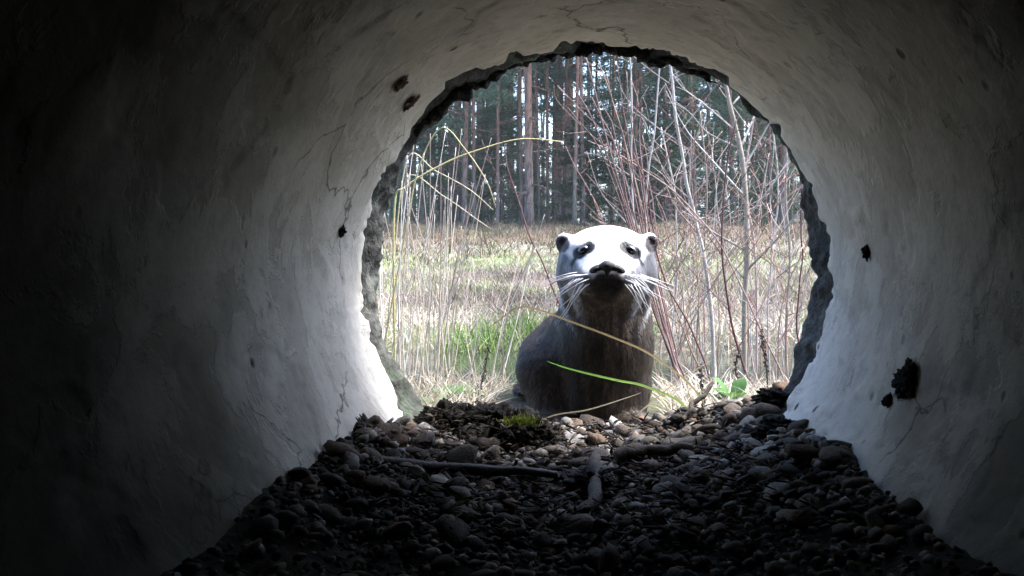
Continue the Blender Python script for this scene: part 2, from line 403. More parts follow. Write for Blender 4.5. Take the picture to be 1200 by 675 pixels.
# ------------------------------------------------------------------ the culvert pipe
NT = 540
th = np.arange(NT)*2*PI/NT
def ringnoise(f, seed, amp=1.0): return amp*fbm(np.cos(th)*f, np.sin(th)*f, seed*3.7, 5, seed)
jag = 0.022*fbm(np.cos(th)*5, np.sin(th)*5, 1.7, 5, 21) + 0.005*vnoise(np.cos(th)*26, np.sin(th)*26, 0, 4)
left_chip = 0.030*np.exp(-((th-math.radians(128))/0.16)**2)       # a long flake has come away top left
yb = D + jag - left_chip
rows = []
S = np.concatenate([np.linspace(-2.6, 0.15, 30)[:-1], np.linspace(0.15, 1.0, 290)])
f = np.clip((S-0.9)/0.1, 0, 1)
C, Sn = np.cos(th)[None, :], np.sin(th)[None, :]
YY = S[:, None] + (f[:, None])*(yb[None, :]-1.0)
r = R + 0.0030*fbm(C*2.2, Sn*2.2, YY*2.2, 4, 31) + 0.0008*fbm(C*9, Sn*9, YY*9/R*0.27, 4, 32)
fl = sstep(0.03, 0.07, fbm(C*2.6+YY*0.4, Sn*2.6, YY*6.0, 5, 77))
r = r + 0.0016*fl
# bites out of the edge
r = r + 0.010*sstep(0.965, 1.0, S)[:, None]*np.clip(ringnoise(9, 41)*2.2, 0, 1)[None, :]
rows_v = np.stack([r*C, YY, r*Sn], -1)
edge = np.stack([(R+0.062)*np.cos(th), yb-0.002, (R+0.062)*np.sin(th)], -1)[None]
mid = np.stack([(R+0.016)*np.cos(th), yb+0.001+0.004*ringnoise(20, 5), (R+0.016)*np.sin(th)], -1)[None]
ob = np.stack([(R+0.062)*np.cos(th), np.full(NT, -2.6), (R+0.062)*np.sin(th)], -1)[None]
pv = np.concatenate([rows_v, mid, edge, ob], 0); nr = pv.shape[0]
pf = grid_faces(nr, NT, True)
pipe = thing('culvert_pipe', 'round whitewashed concrete culvert pipe framing the whole view', 'pipe', (0, 0, -0.327))
def under_pipe(name, me):
    o = obj(name, me, pipe); o.location = (0, 0, 0.327); return o
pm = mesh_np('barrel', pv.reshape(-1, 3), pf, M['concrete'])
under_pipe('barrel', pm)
# unseen end cap, added behind the camera to keep light out
ang = np.arange(48)*2*PI/48
pl = np.vstack([[0, -2.55, 0], np.stack([(R+.01)*np.cos(ang), np.full(48, -2.55), (R+.01)*np.sin(ang)], 1)])
o = obj('added_end_cap', mesh_np('added_end_cap', pl, np.array([[0, 1+(q+1) % 48, 1+q] for q in range(48)]), M['bank']))
tag(o, kind='structure')
# broken rim
ye = 1.088 - 0.016*sstep(0.5, 1.0, np.cos(th)) - 0.050*sstep(0.1, 0.9, np.sin(th)) - 0.022*np.exp(-((th-math.radians(40))/.4)**2) + 0.036*fbm(np.cos(th)*4, np.sin(th)*4, 7.3, 5, 51) + 0.006*vnoise(np.cos(th)*24, np.sin(th)*24, 1, 52)
T = np.linspace(0, 1, 44)
YY = (D-0.045) + T[:, None]*(ye[None, :]-(D-0.045))
rough = 0.008*fbm(C*7, Sn*7, YY*26, 5, 61) + 0.005*fbm(C*24, Sn*24, YY*80, 4, 62)
drop = np.clip(ringnoise(6, 71)*1.6, -0.35, 1)[None, :]*0.006
tops = np.clip(Sn, 0, 1)*0.008
rr = R + 0.018 - 0.016*sstep(0.25, 1.0, T)[:, None] + rough*sstep(0.0, 0.3, T)[:, None] - drop*sstep(0.5, 1, T)[:, None] + tops*0.2
rv = np.stack([rr*C, YY, rr*Sn], -1)
fr = np.stack([(R+0.030)*np.cos(th), ye+0.006, (R+0.030)*np.sin(th)], -1)[None]
fo = np.stack([(R+0.059)*np.cos(th), ye-0.008, (R+0.059)*np.sin(th)], -1)[None]
bo = np.stack([(R+0.059)*np.cos(th), np.full(NT, D-0.05), (R+0.059)*np.sin(th)], -1)[None]
rv = np.concatenate([rv, fr, fo, bo], 0)
rim = under_pipe('broken_rim', mesh_np('broken_rim', rv.reshape(-1, 3), grid_faces(rv.shape[0], NT, True), M['rim']))
ta = np.radians(np.linspace(56, 141, 150)); tk = np.interp(np.degrees(ta), [56, 66, 80, 97, 108, 120, 132, 141], [.001, .005, .0105, .007, .003, .0085, .0085, .002])  # black strip below the rim top: soil, with the overhang's shade painted in
tk = tk*(1+.45*vnoise(ta*30, 0, 0, 3)+.35*vnoise(ta*75, 0, 0, 4))
sv, sq, st_ = tube(np.stack([(R+.004)*np.cos(ta), 1.035+.012*vnoise(ta*14, 0, 0, 6), (R+.004)*np.sin(ta)], 1), tk, 10)
sv = sv+.004*np.stack([vnoise(sv[:, 0]*160, sv[:, 1]*160, sv[:, 2]*160, q) for q in (1, 2, 3)], 1)
crust = under_pipe('soil_shade_crust', mesh_np('soil_shade_crust', sv, [sq, st_], M['clod'])); crust['label'] = 'black strip of soil and painted shade under the top of the pipe mouth'
rim['label'] = 'crumbling mossy edge of the pipe mouth'

# ------------------------------------------------------------------ gravel in the pipe
def gz(x, y):
    x = np.asarray(x, float); y = np.asarray(y, float)
    z = -0.194 + 0.036*np.minimum((x/0.20)**2, 1.6)*(1-.6*(x < 0)*sstep(.90, 1.0, y))
    z = z + 0.014*np.exp(-((x+0.23)/0.12)**2)*sstep(1.0, 0.80, y)            # heaped against the left wall
    z = z + 0.014*np.exp(-((x-0.22)/0.10)**2)*sstep(0.95, 0.78, y)
    z = z + 0.010*np.exp(-((x+0.10)/0.07)**2-((y-0.97)/0.06)**2)
    z = z + 0.010*fbm(x*9, y*9, 0.3, 4, 81)
    return z + 0.005*np.exp(-((y-1.09)/0.05)**2) - 0.055*sstep(1.10, 1.24, y)
bx = np.linspace(-0.275, 0.275, 90); by = np.concatenate([np.linspace(-2.5, 0.2, 20)[:-1], np.linspace(0.2, 1.26, 150)])
BX, BY = np.meshgrid(bx, by)
BZ = gz(BX, BY) - 0.004 + 0.004*fbm(BX*60, BY*60, 0, 3, 88)
bed = obj('gravel_bed', mesh_np('gravel_bed', np.stack([BX, BY, BZ], -1).reshape(-1, 3), grid_faces(len(by), len(bx)), M['soil']))
tag(bed, 'dark gravel and dirt covering the floor of the pipe', kind='structure')

def ico(sub):
    b = bmesh.new(); bmesh.ops.create_icosphere(b, subdivisions=sub, radius=1.0)
    b.verts.ensure_lookup_table(); v = np.array([q.co[:] for q in b.verts]); f_ = np.array([[w.index for w in q.verts] for q in b.faces]); b.free(); return v, f_
IV, IF = ico(1); IV2, IF2 = ico(2)
def stone(seed, amp=0.28, v=None):
    v = IV if v is None else v
    d = 1 + amp*vnoise(v[:, 0]*1.3+seed*7.1, v[:, 1]*1.3, v[:, 2]*1.3, seed) + 0.12*vnoise(v[:, 0]*2.9, v[:, 1]*2.9+seed, v[:, 2]*2.9, seed+1)
    o = v*d[:, None]
    o[:, 2] = np.where(o[:, 2] > 0.75, 0.75+(o[:, 2]-0.75)*0.4, o[:, 2])
    return o
STONES = [stone(s, 0.40) for s in range(10)]
ROUND = [stone(s, 0.42, IV2) for s in range(10)]
NP = 11000
px_ = rng.uniform(-0.27, 0.27, NP*2); py_ = 0.30 + 0.90*rng.random(NP*2)**0.8
lim = np.sqrt(np.clip((R-0.004)**2 - gz(px_, py_)**2, 0, None))
ok = (np.abs(px_) < lim) | (py_ > 1.12)
px_, py_ = px_[ok][:NP], py_[ok][:NP]
sz = np.clip(np.exp(rng.normal(math.log(0.0036), 0.5, len(px_))), 0.0022, 0.0165)
big = rng.random(len(px_)) < 0.03; sz[big] = rng.uniform(0.0075, 0.0125, big.sum())
sz *= np.clip(py_/0.95, 0.55, 1.0)
sc3 = np.stack([sz*rng.uniform(0.85, 1.45, len(sz)), sz*rng.uniform(0.8, 1.25, len(sz)), sz*rng.uniform(0.5, 0.85, len(sz))], 1)
pz_ = gz(px_, py_) + sc3[:, 2]*rng.uniform(-0.1, 0.75, len(sz))
depth_px = sz*FPX/py_
order = np.argsort(-depth_px*(py_ > 0.55))
chosen = np.zeros(len(sz), bool); chosen[order[:300]] = True
SM = [mesh_np('pebble', s, IF2, M['pebble']) for s in ROUND]
PAL = np.array([(0.06, 0.054, 0.048), (0.14, 0.125, 0.11), (0.22, 0.205, 0.19), (0.17, 0.115, 0.085), (0.33, 0.32, 0.31), (0.09, 0.075, 0.065), (0.26, 0.24, 0.20), (0.12, 0.115, 0.12)])
mb = MB()
for q in range(len(sz)):
    rot = Matrix.Rotation(rng.uniform(0, 2*PI), 3, 'Z') @ Matrix.Rotation(rng.normal(0, 0.4), 3, 'X') @ Matrix.Rotation(rng.normal(0, 0.4), 3, 'Y')
    sidx = int(rng.integers(10))
    if chosen[q]:
        o = obj('pebble', SM[sidx], bed); o.location = (px_[q], py_[q], pz_[q]); o.rotation_euler = rot.to_euler(); o.scale = sc3[q]
    else:
        v = (STONES[sidx]*sc3[q]) @ np.array(rot).T + np.array([px_[q], py_[q], pz_[q]])
        mb.add(v, None, IF, PAL[rng.integers(8)]*rng.uniform(0.3, 1.3)*(1.0+0.9*float(np.clip(fbm(px_[q]*12, py_[q]*12, 0, 3, 19), -.6, .5))))
tag(obj('loose_gravel', mb.mesh('loose_gravel', M['gravel']), bed), kind='stuff')
# crumbs of bark, dead leaf and needle litter on the stones
mb = MB()
n = 2200
lx = rng.uniform(-0.165, 0.165, n); ly = rng.uniform(0.62, 1.12, n)
lx[:700] = np.clip(rng.normal(-.115, .04, 700), -.17, .1); ly[:700] = rng.normal(.99, .035, 700)
for q in range(n):
    a = rng.uniform(0, 2*PI); l = rng.uniform(0.004, 0.022); w = rng.uniform(0.0006, 0.004)
    z = gz(lx[q], ly[q]) + rng.uniform(0.004, 0.012 if q > 700 else 0.028); up = rng.normal(0, 0.35)
    d = np.array([math.cos(a), math.sin(a), up]); s_ = np.array([-math.sin(a), math.cos(a), rng.normal(0, .4)])
    c0 = np.array([lx[q], ly[q], z])
    pts = np.array([c0-d*l/2, c0+s_*w/2+np.array([0, 0, .0012]), c0+d*l/2, c0-s_*w/2])
    pts2 = pts - np.array([0, 0, 0.0008])
    mb.add(np.vstack([pts, pts2]), np.array([[0, 1, 2, 3], [7, 6, 5, 4], [0, 4, 5, 1], [1, 5, 6, 2], [2, 6, 7, 3], [3, 7, 4, 0]]), None,
           [(0.008, .006, .005), (0.03, .022, .016), (0.14, .11, .075), (0.012, .009, .008)][int(rng.integers(4))])
tag(obj('leaf_litter', mb.mesh('leaf_litter', M['gravel'])), 'crumbs of bark and dead leaf strewn over the gravel', 'litter', kind='stuff')

def clod(name, pos, size, label, seed, cat='mud', mat='clod', sub=None, ragged=0.5):
    v = IV2 if sub is None else sub
    b = bmesh.new(); bmesh.ops.create_icosphere(b, subdivisions=5, radius=1.0)
    v = np.array([q.co[:] for q in b.verts]); f_ = np.array([[w.index for w in q.verts] for q in b.faces]); b.free()
    d = 1 + ragged*fbm(v[:, 0]*2.2+seed, v[:, 1]*2.2, v[:, 2]*2.2, 5, seed)*1.5 + 0.42*ragged*vnoise(v[:, 0]*9, v[:, 1]*9, v[:, 2]*9, seed) + 0.2*ragged*vnoise(v[:, 0]*21, v[:, 1]*21, v[:, 2]*21, seed+3)
    o = obj(name, mesh_np(name, v*d[:, None]*np.array(size), f_, M[mat]), None, pos)
    return tag(o, label, cat)
def on_gravel(px, py, Y, lift=0.0):
    p = P(px, py, Y); return Vector((p.x, p.y, float(gz(p.x, p.y)) + lift))
clod('mud_clod', on_gravel(520, 510, 0.99, .006), (.030, .022, .024), 'round black clod of mud beside left foot of pipe mouth', 3)
clod('mud_clod', on_gravel(572, 508, 0.98, .008), (.038, .024, .026), 'wide black clod of wet mud on gravel left of otter', 4)
mc = clod('moss_clump', on_gravel(607, 515, 0.96, .006), (.034, .022, .024), 'dark clump with a yellow green moss tuft on gravel crest', 5, 'moss')
clod('mud_clod', on_gravel(635, 500, 1.0, .004), (.022, .016, .017), 'small dark clod on the gravel right under the otter', 6)
clod('mud_clod', on_gravel(905, 478, 1.05, .006), (.022, .016, .012), 'black clod at right foot of pipe mouth', 8)
clod('mud_clod', on_gravel(690, 575, 0.83, .004), (.022, .03, .013), 'flat black mud clod in the middle of the dark gravel', 12)
clod('mud_clod', on_gravel(915, 530, .92, .004), (.022, .02, .012), 'black ragged clod against right wall on the gravel', 13)
nb = 260
base = np.array(mc.location)[None] + rng.normal(0, 1, (nb, 3))*np.array([.007, .005, .002]) + np.array([0.004, -.012, .016])
V, q, t, Cc = blades(base, rng.uniform(.006, .014, nb), rng.uniform(0, 2*PI, nb), rng.uniform(0, .7, nb), .4, .0016, np.array([(.16, .20, .03)])*rng.uniform(.6, 1.2, (nb, 1)), 2)
V -= np.array(mc.location)
tuft = obj('moss_tuft', mesh_np('moss_tuft', V, [q, t], M['moss'], True, Cc), mc); tag(tuft, kind='stuff')

def wall_pt(px, py, inset=0.0):
    d = (P(px, py, 1.0) - Vector((CX, 0, CZ)))
    a = d.x**2 + d.z**2; b_ = 2*(CZ*d.z+CX*d.x); c_ = CZ**2 + CX**2 - (R-inset)**2
    t = (-b_ + math.sqrt(b_*b_-4*a*c_))/(2*a)
    p = Vector((CX, 0, CZ)) + d*t
    nrm = Vector((-p.x, 0, -p.z)).normalized()
    return p, nrm
def wall_clod(px, py, size, label, seed, name='mud_clod', mat='clod', cat='mud', rag=0.6):
    p, nrm = wall_pt(px, py, 0.001)
    o = clod(name, p, size, label, seed, cat, mat, ragged=rag)
    o.rotation_euler = Matrix((Vector((0, 1, 0)).cross(nrm).normalized(), Vector((0, 1, 0)), nrm)).transposed().to_euler()
    return o
wall_clod(1065, 444, (.013, .015, .007), 'black clod of mud stuck to right wall of the pipe', 21)
wall_clod(1015, 296, (.006, .004, .003), 'small dark mud speck on right wall level with the otter face', 22)
wall_clod(1040, 469, (.005, .004, .003), 'small grey mud crumb below the black wall clod', 23)
wall_clod(470, 99, (.006, .008, .0012), 'upper of two rust brown smears on upper left wall', 24, 'mud_smear', 'rust', rag=1.1)
wall_clod(482, 121, (.007, .008, .0012), 'lower of two rust brown smears on upper left wall', 25, 'mud_smear', 'rust', rag=1.1)
wall_clod(437, 514, (.026, .016, .003), 'dark wedge shaped mud streak at foot of left wall', 26, 'mud_smear', rag=0.7)
wall_clod(401, 271, (.005, .004, .003), 'tiny dark speck on bright left wall', 27)

def branch(name, pts, rads, label, mat, sides=9, seed=0, cat='stick', knots=0.18):
    sp = spline(pts, 40); rd = np.interp(np.linspace(0, 1, 40), np.linspace(0, 1, len(rads)), rads)
    rd = rd*(1 + knots*vnoise(np.linspace(0, 9, 40), seed, 0, seed))
    sp = sp + 0.0022*np.stack([vnoise(np.linspace(0, 7, 40), seed, 1, 3), vnoise(np.linspace(0, 7, 40), seed, 2, 4), vnoise(np.linspace(0, 7, 40), seed, 3, 5)], 1)
    b0 = sp[0].copy()
    v, q, t = tube(sp-b0, rd, sides)
    o = obj(name, mesh_np(name, v, [q, t], M[mat]), None, b0)
    return tag(o, label, cat)
g = lambda px, py, Y, l: tuple(on_gravel(px, py, Y, l))
branch('fallen_stick', [tuple(P(403, 541, .73)), tuple(P(480, 545, .77)), tuple(P(560, 550, .80)), tuple(P(652, 556, .83))], [.0050, .0058, .0052, .0042], 'straight dark stick lying across gravel on the left', 'stick', seed=2)
branch('fallen_stick', [g(695, 545, .90, .010), g(700, 575, .83, .012), g(697, 610, .78, .012), g(690, 645, .74, .008)], [.006, .0055, .006, .0045], 'short knotty stick pointing at the viewer on dark gravel', 'palestick', seed=3)
branch('fallen_stick', [g(720, 550, .90, .012), g(760, 547, .91, .014), g(808, 538, .93, .010)], [.006, .0065, .004], 'short pale stick lying on gravel right of centre', 'palestick', seed=4)
branch('fallen_stick', [g(800, 500, 1.06, .008), g(815, 488, 1.08, .02), g(835, 470, 1.10, .035)], [.003, .003, .002], 'thin bleached twig sticking up at right of the gravel crest', 'palestick', seed=5)
branch('fallen_stick', [g(660, 500, 1.05, .008), g(690, 492, 1.07, .012), g(705, 485, 1.06, .014)], [.0014, .0012, .0008], 'thin straw on gravel in front of the otter chest', 'palestick', seed=6)
#@@REST
# ------------------------------------------------------------------ the otter
def surface_nets(F, o, h):
    s = F < 0
    nx, ny, nz = F.shape
    cs = [s[a:nx-1+a, b:ny-1+b, c:nz-1+c] for a in (0, 1) for b in (0, 1) for c in (0, 1)]
    cnt = sum(x.astype(np.int8) for x in cs)
    act = (cnt > 0) & (cnt < 8)
    idx = -np.ones(act.shape, np.int64); I = np.argwhere(act); idx[act] = np.arange(len(I))
    acc = np.zeros((len(I), 3)); w = np.zeros(len(I))
    cor = [np.array((a, b, c)) for a in (0, 1) for b in (0, 1) for c in (0, 1)]
    val = [F[I[:, 0]+c[0], I[:, 1]+c[1], I[:, 2]+c[2]] for c in cor]
    for p in range(8):
        for q in range(p+1, 8):
            if abs(cor[p]-cor[q]).sum() != 1: continue
            m = (val[p] < 0) != (val[q] < 0)
            t = val[p]/(val[p]-val[q]+1e-20)
            pt = cor[p]+(cor[q]-cor[p])*t[:, None]
            acc[m] += pt[m]; w[m] += 1
    V = (I + acc/w[:, None])*h + o
    Q = []
    for ax in range(3):
        sl0 = [slice(None)]*3; sl1 = [slice(None)]*3; sl0[ax] = slice(0, -1); sl1[ax] = slice(1, None)
        A, B = s[tuple(sl0)], s[tuple(sl1)]
        E = np.argwhere(A != B)
        u, v = (ax+1) % 3, (ax+2) % 3
        ok = (E[:, u] > 0) & (E[:, v] > 0) & (E[:, u] < F.shape[u]-1) & (E[:, v] < F.shape[v]-1)
        E = E[ok]; fl = A[tuple(E.T)]
        def cell(du, dv):
            e = E.copy(); e[:, u] -= du; e[:, v] -= dv; return idx[e[:, 0], e[:, 1], e[:, 2]]
        q = np.stack([cell(1, 1), cell(0, 1), cell(0, 0), cell(1, 0)], 1)
        q[~fl] = q[~fl][:, ::-1]
        Q.append(q)
    return V, np.concatenate(Q)

def smin(a, b, k):
    h = np.clip(0.5+0.5*(b-a)/k, 0, 1); return b*(1-h)+a*h-k*h*(1-h)
def ell(p, c, r, rx=0.0, ry=0.0, rz=0.0):
    q = p-np.array(c)
    if rx or ry or rz:
        m = np.array((Matrix.Rotation(rz, 3, 'Z') @ Matrix.Rotation(ry, 3, 'Y') @ Matrix.Rotation(rx, 3, 'X')))
        q = q @ m
    r = np.array(r); k0 = np.sqrt(((q/r)**2).sum(-1)); k1 = np.sqrt(((q/(r*r))**2).sum(-1))
    return k0*(k0-1)/(k1+1e-9)
def cone(p, a, b, ra, rb):
    a, b = np.array(a, float), np.array(b, float); d = b-a
    t = np.clip(((p-a) @ d)/(d @ d), 0, 1)
    return np.sqrt(((p-a-t[..., None]*d)**2).sum(-1)) - (ra+(rb-ra)*t)

def otter_field(p):
    # the head
    f = ell(p, (0, .006, .236), (.0605, .060, .0405))                      # broad flat skull
    f = smin(f, ell(p, (0, -.010, .209), (.0655, .050, .036)), .022)        # cheeks
    f = smin(f, ell(p, (0, -.046, .215), (.032, .036, .025), .15), .020)    # muzzle
    for s in (-1, 1):
        f = smin(f, ell(p, (s*.0175, -.058, .207), (.0215, .024, .0165)), .010)   # whisker pads
        f = smin(f, ell(p, (s*.034, -.018, .249), (.020, .024, .011)), .012)    # brow
    f = smin(f, ell(p, (0, -.054, .191), (.021, .024, .011)), .010)         # chin
    # mouth line
    for s in (-1, 1):
        f = np.maximum(f, -cone(p, (0, -.084, .2015), (s*.028, -.056, .1895), .0020, .0014))
    # ears
    for s in (-1, 1):
        e = ell(p, (s*.0570, .012, .2545), (.0130, .0085, .0145), 0, s*.35, s*.35)
        e = np.maximum(e, -ell(p, (s*.0590, .0015, .2542), (.0078, .0075, .0095), 0, s*.35, s*.35))
        f = smin(f, e, .005)
    # eye sockets
    for s in (-1, 1):
        f = np.maximum(f, -ell(p, (s*.0305, -.0545, .2445), (.0085, .0120, .0048), 0, s*.55))
    # neck and chest
    f = smin(f, cone(p, (0, .020, .205), (-.004, .040, .120), .060, .0645), .025)
    f = smin(f, cone(p, (-.004, .040, .120), (-.012, .048, .035), .0645, .061), .02)
    # shoulders and forelegs
    f = smin(f, cone(p, (-.045, .060, .125), (-.082, .048, .075), .030, .0415), .022)
    f = smin(f, cone(p, (-.082, .048, .075), (-.076, .020, .018), .0415, .026), .014)
    f = smin(f, cone(p, (.030, .050, .110), (.036, .036, .055), .026, .023), .02)
    f = smin(f, cone(p, (.036, .036, .055), (.034, .016, .016), .0225, .019), .012)
    for x in (-.076, .034):
        f = smin(f, ell(p, (x, -.002, .011), (.025, .032, .011)), .010)
        for d_ in (-.016, -.0055, .0055, .016):
            f = smin(f, cone(p, (x+d_*.8, -.016, .010), (x+d_*1.25, -.040+abs(d_)*.35, .0065), .0062, .0050), .003)
    # the long trunk, hind quarters and tail, running back to the left
    f = smin(f, cone(p, (-.010, .085, .092), (-.045, .230, .078), .064, .068), .03)
    f = smin(f, cone(p, (-.045, .230, .078), (-.075, .345, .068), .068, .060), .03)
    for s, xo in ((-1, -.070), (1, .050)):
        f = smin(f, ell(p, (-.075+s*.045, .335, .050), (.030, .055, .046), 0, 0, .2), .02)
        f = smin(f, ell(p, (-.075+s*.060, .295, .010), (.021, .045, .010)), .012)
    f = smin(f, cone(p, (-.080, .385, .055), (-.105, .520, .024), .040, .024), .03)
    f = smin(f, cone(p, (-.105, .520, .024), (-.080, .680, .014), .024, .009), .02)
    return f
H = 0.0033
lo = np.array([-.17, -.115, -.012]); hi = np.array([.10, .72, .30])
dims = np.ceil((hi-lo)/H).astype(int)
ax = [lo[i]+np.arange(dims[i])*H for i in range(3)]
Fld = np.empty(dims, np.float32)
for s0 in range(0, dims[0], 24):
    G = np.stack(np.meshgrid(ax[0][s0:s0+24], ax[1], ax[2], indexing='ij'), -1)
    Fld[s0:s0+24] = otter_field(G)
OVt, OQ = surface_nets(Fld, lo, H)
# smooth a little (relax towards neighbours)
nv = len(OVt)
e = np.concatenate([OQ[:, [0, 1]], OQ[:, [1, 2]], OQ[:, [2, 3]], OQ[:, [3, 0]]])
deg = np.bincount(e.ravel(), minlength=nv)[:, None]
for _ in range(2):
    sm = np.zeros_like(OVt)
    np.add.at(sm, e[:, 0], OVt[e[:, 1]]); np.add.at(sm, e[:, 1], OVt[e[:, 0]])
    OVt = OVt*0.5 + 0.5*sm/deg
def seg2(x, z, a, b):
    d = np.array(b)-np.array(a); t = np.clip(((x-a[0])*d[0]+(z-a[1])*d[1])/(d @ d), 0, 1)
    return np.hypot(x-a[0]-t*d[0], z-a[1]-t*d[1])
def otter_color(v):
    x, y, z = v[:, 0], v[:, 1], v[:, 2]; ax_ = np.abs(x)
    nz_ = 0.5+0.5*fbm(x*70, y*70, z*40, 3, 5)
    lk = np.clip(0.5+1.1*fbm(x*170, y*170, z*26, 3, 15), 0, 1)
    body = np.array([.029, .021, .0155])*(0.35+1.4*lk)[:, None]
    throat = np.array([.072, .055, .043])*(0.4+1.3*lk)[:, None]
    k = sstep(.10, .17, z)*sstep(.045, .02, y)*sstep(.06, .03, ax_)
    c = body*(1-k[:, None]) + throat*k[:, None]
    pale = np.array([.80, .81, .85])*(0.93+0.07*nz_)[:, None]  # sky sheen on wet fur, painted as near-white head colour
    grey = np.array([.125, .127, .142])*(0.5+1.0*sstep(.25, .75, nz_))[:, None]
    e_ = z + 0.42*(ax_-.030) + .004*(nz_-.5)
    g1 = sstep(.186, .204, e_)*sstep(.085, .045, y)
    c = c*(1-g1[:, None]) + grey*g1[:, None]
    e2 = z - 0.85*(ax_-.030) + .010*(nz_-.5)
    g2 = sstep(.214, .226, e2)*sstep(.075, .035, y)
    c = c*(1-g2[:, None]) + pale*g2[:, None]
    # wet sheen painted as silvery streaks down the sides of the neck
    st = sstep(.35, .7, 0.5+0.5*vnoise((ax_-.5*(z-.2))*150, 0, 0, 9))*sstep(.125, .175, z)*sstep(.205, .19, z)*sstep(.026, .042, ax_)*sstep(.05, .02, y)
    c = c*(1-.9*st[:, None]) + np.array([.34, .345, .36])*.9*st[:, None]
    # the dark chin and mouth, the dark stripes through the eyes, the dark ears
    fr = sstep(.0, -.03, y)
    m = np.clip(sstep(.034, .022, np.hypot(x*1.35, (z-.200)*1.25))*fr*sstep(.2195, .213, z), 0, 1)
    c = c*(1-m[:, None]) + np.array([.030, .023, .020])*m[:, None]
    d = np.minimum(seg2(ax_, z, (.023, .2490), (.037, .2400))-.0018, seg2(ax_, z, (.037, .2400), (.046, .2260))+.0036)
    m = sstep(.0072, .0050, d)*sstep(.01, -.01, y)
    c = c*(1-m[:, None]) + np.array([.004, .004, .005])*m[:, None]
    m = sstep(.0135, .0100, np.hypot(ax_-.0600, z-.2535))*sstep(.02, .012, y)
    c = c*(1-m[:, None]) + np.array([.03, .022, .024])*m[:, None]
    return c
def mat_fur(name, strand):
    m, nt, b = new_mat(name); L = nt.links; p = obj_pos(nt)
    L.new(vcol(nt), b.inputs['Base Color']); b.inputs['Roughness'].default_value = 0.42 if not strand else 0.5
    b.inputs['Specular IOR Level'].default_value = 0.24
    b.inputs['Coat Weight'].default_value = 0.0; b.inputs['Coat Roughness'].default_value = 0.35
    if not strand:
        mp = N(nt, 'ShaderNodeMapping'); mp.inputs['Scale'].default_value = (1, 1, 0.16); L.new(p, mp.inputs['Vector'])
        n1 = bump(nt, noise_node(nt, mp.outputs[0], 190.0, 4, 0.6, 0.6), 0.004, 0.7)
        L.new(n1, b.inputs['Normal'])
    return m
M['pelt'] = mat_fur('wet_otter_pelt', False); M['fur'] = mat_fur('otter_guard_hair', True)
OT = Vector((.0215, 1.205, -.213))
otter = thing('otter', 'wet brown otter with white sheen painted on its head, peering into the pipe', 'otter', OT)
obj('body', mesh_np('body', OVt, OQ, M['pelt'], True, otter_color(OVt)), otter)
# guard hair
tri = np.concatenate([OQ[:, [0, 1, 2]], OQ[:, [0, 2, 3]]])
A, B, Cq = OVt[tri[:, 0]], OVt[tri[:, 1]], OVt[tri[:, 2]]
nrm = np.cross(B-A, Cq-A); ar = np.linalg.norm(nrm, axis=1); nrm /= ar[:, None]+1e-15
wgt = ar*np.where(A[:, 2] > .17, 2.0, 1.0)*np.where(A[:, 1] > .2, .45, 1.0)
nh = 95000
ti = rng.choice(len(tri), nh, p=wgt/wgt.sum())
u, v = rng.random(nh), rng.random(nh); sw = u+v > 1; u[sw], v[sw] = 1-u[sw], 1-v[sw]
root = A[ti] + (B-A)[ti]*u[:, None] + (Cq-A)[ti]*v[:, None]; hn = nrm[ti]
de_ = np.minimum(seg2(np.abs(root[:, 0]), root[:, 2], (.024, .2485), (.036, .2405)), seg2(np.abs(root[:, 0]), root[:, 2], (.036, .2405), (.047, .2235))+.0012)
keep = ~((de_ < .0100) & (root[:, 1] < 0))
keep &= ~((np.abs(np.abs(root[:, 0])-.030) < .0085) & (np.abs(root[:, 2]-.2445) < .005) & (root[:, 1] < -.02))
keep &= ~((root[:, 1] < -.070) & (np.abs(root[:, 0]) < .020) & (root[:, 2] > .212))
root, hn = root[keep], hn[keep]; nh = len(root)
head = root[:, 2] > .18
flow = np.where(head[:, None], np.stack([root[:, 0]*9, np.full(nh, .9), -0.55+0*u[:nh]], 1), np.stack([root[:, 0]*1.2, np.full(nh, .35), np.full(nh, -1.0)], 1))
flow += rng.normal(0, .20, (nh, 3))
cl = np.stack([vnoise(root[:, 0]*110, root[:, 1]*60, root[:, 2]*60, q) for q in (1, 2, 3)], 1)     # hair clings together in wet locks
flow += 0.55*cl
flow -= hn*(flow*hn).sum(1)[:, None]; flow /= np.linalg.norm(flow, axis=1)[:, None]+1e-9
ln = np.where(head, rng.uniform(.0020, .0042, nh), rng.uniform(.005, .0105, nh))
mzl = (root[:, 1] < -.03); ln[mzl] *= .55
side = np.cross(hn, flow)
wd = np.where(head, .00032, .00060)[:, None]
lift_ = np.where(head, .13, .17)[:, None]
mid_ = root + (flow*.5+hn*lift_*.8)*ln[:, None]; tip = root + (flow*1.0+hn*lift_)*ln[:, None]
HV = np.stack([root-side*wd, root+side*wd, mid_-side*wd*.8, mid_+side*wd*.8, tip], 1).reshape(-1, 3)
bb = (np.arange(nh)*5)[:, None]
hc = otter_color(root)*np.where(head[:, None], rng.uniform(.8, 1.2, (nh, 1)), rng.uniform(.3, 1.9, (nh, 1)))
o = obj('fur', mesh_np('fur', HV, [bb+np.array([0, 1, 3, 2]), bb+np.array([2, 3, 4])], M['fur'], True, np.repeat(hc, 5, 0)), otter); tag(o, kind='stuff')
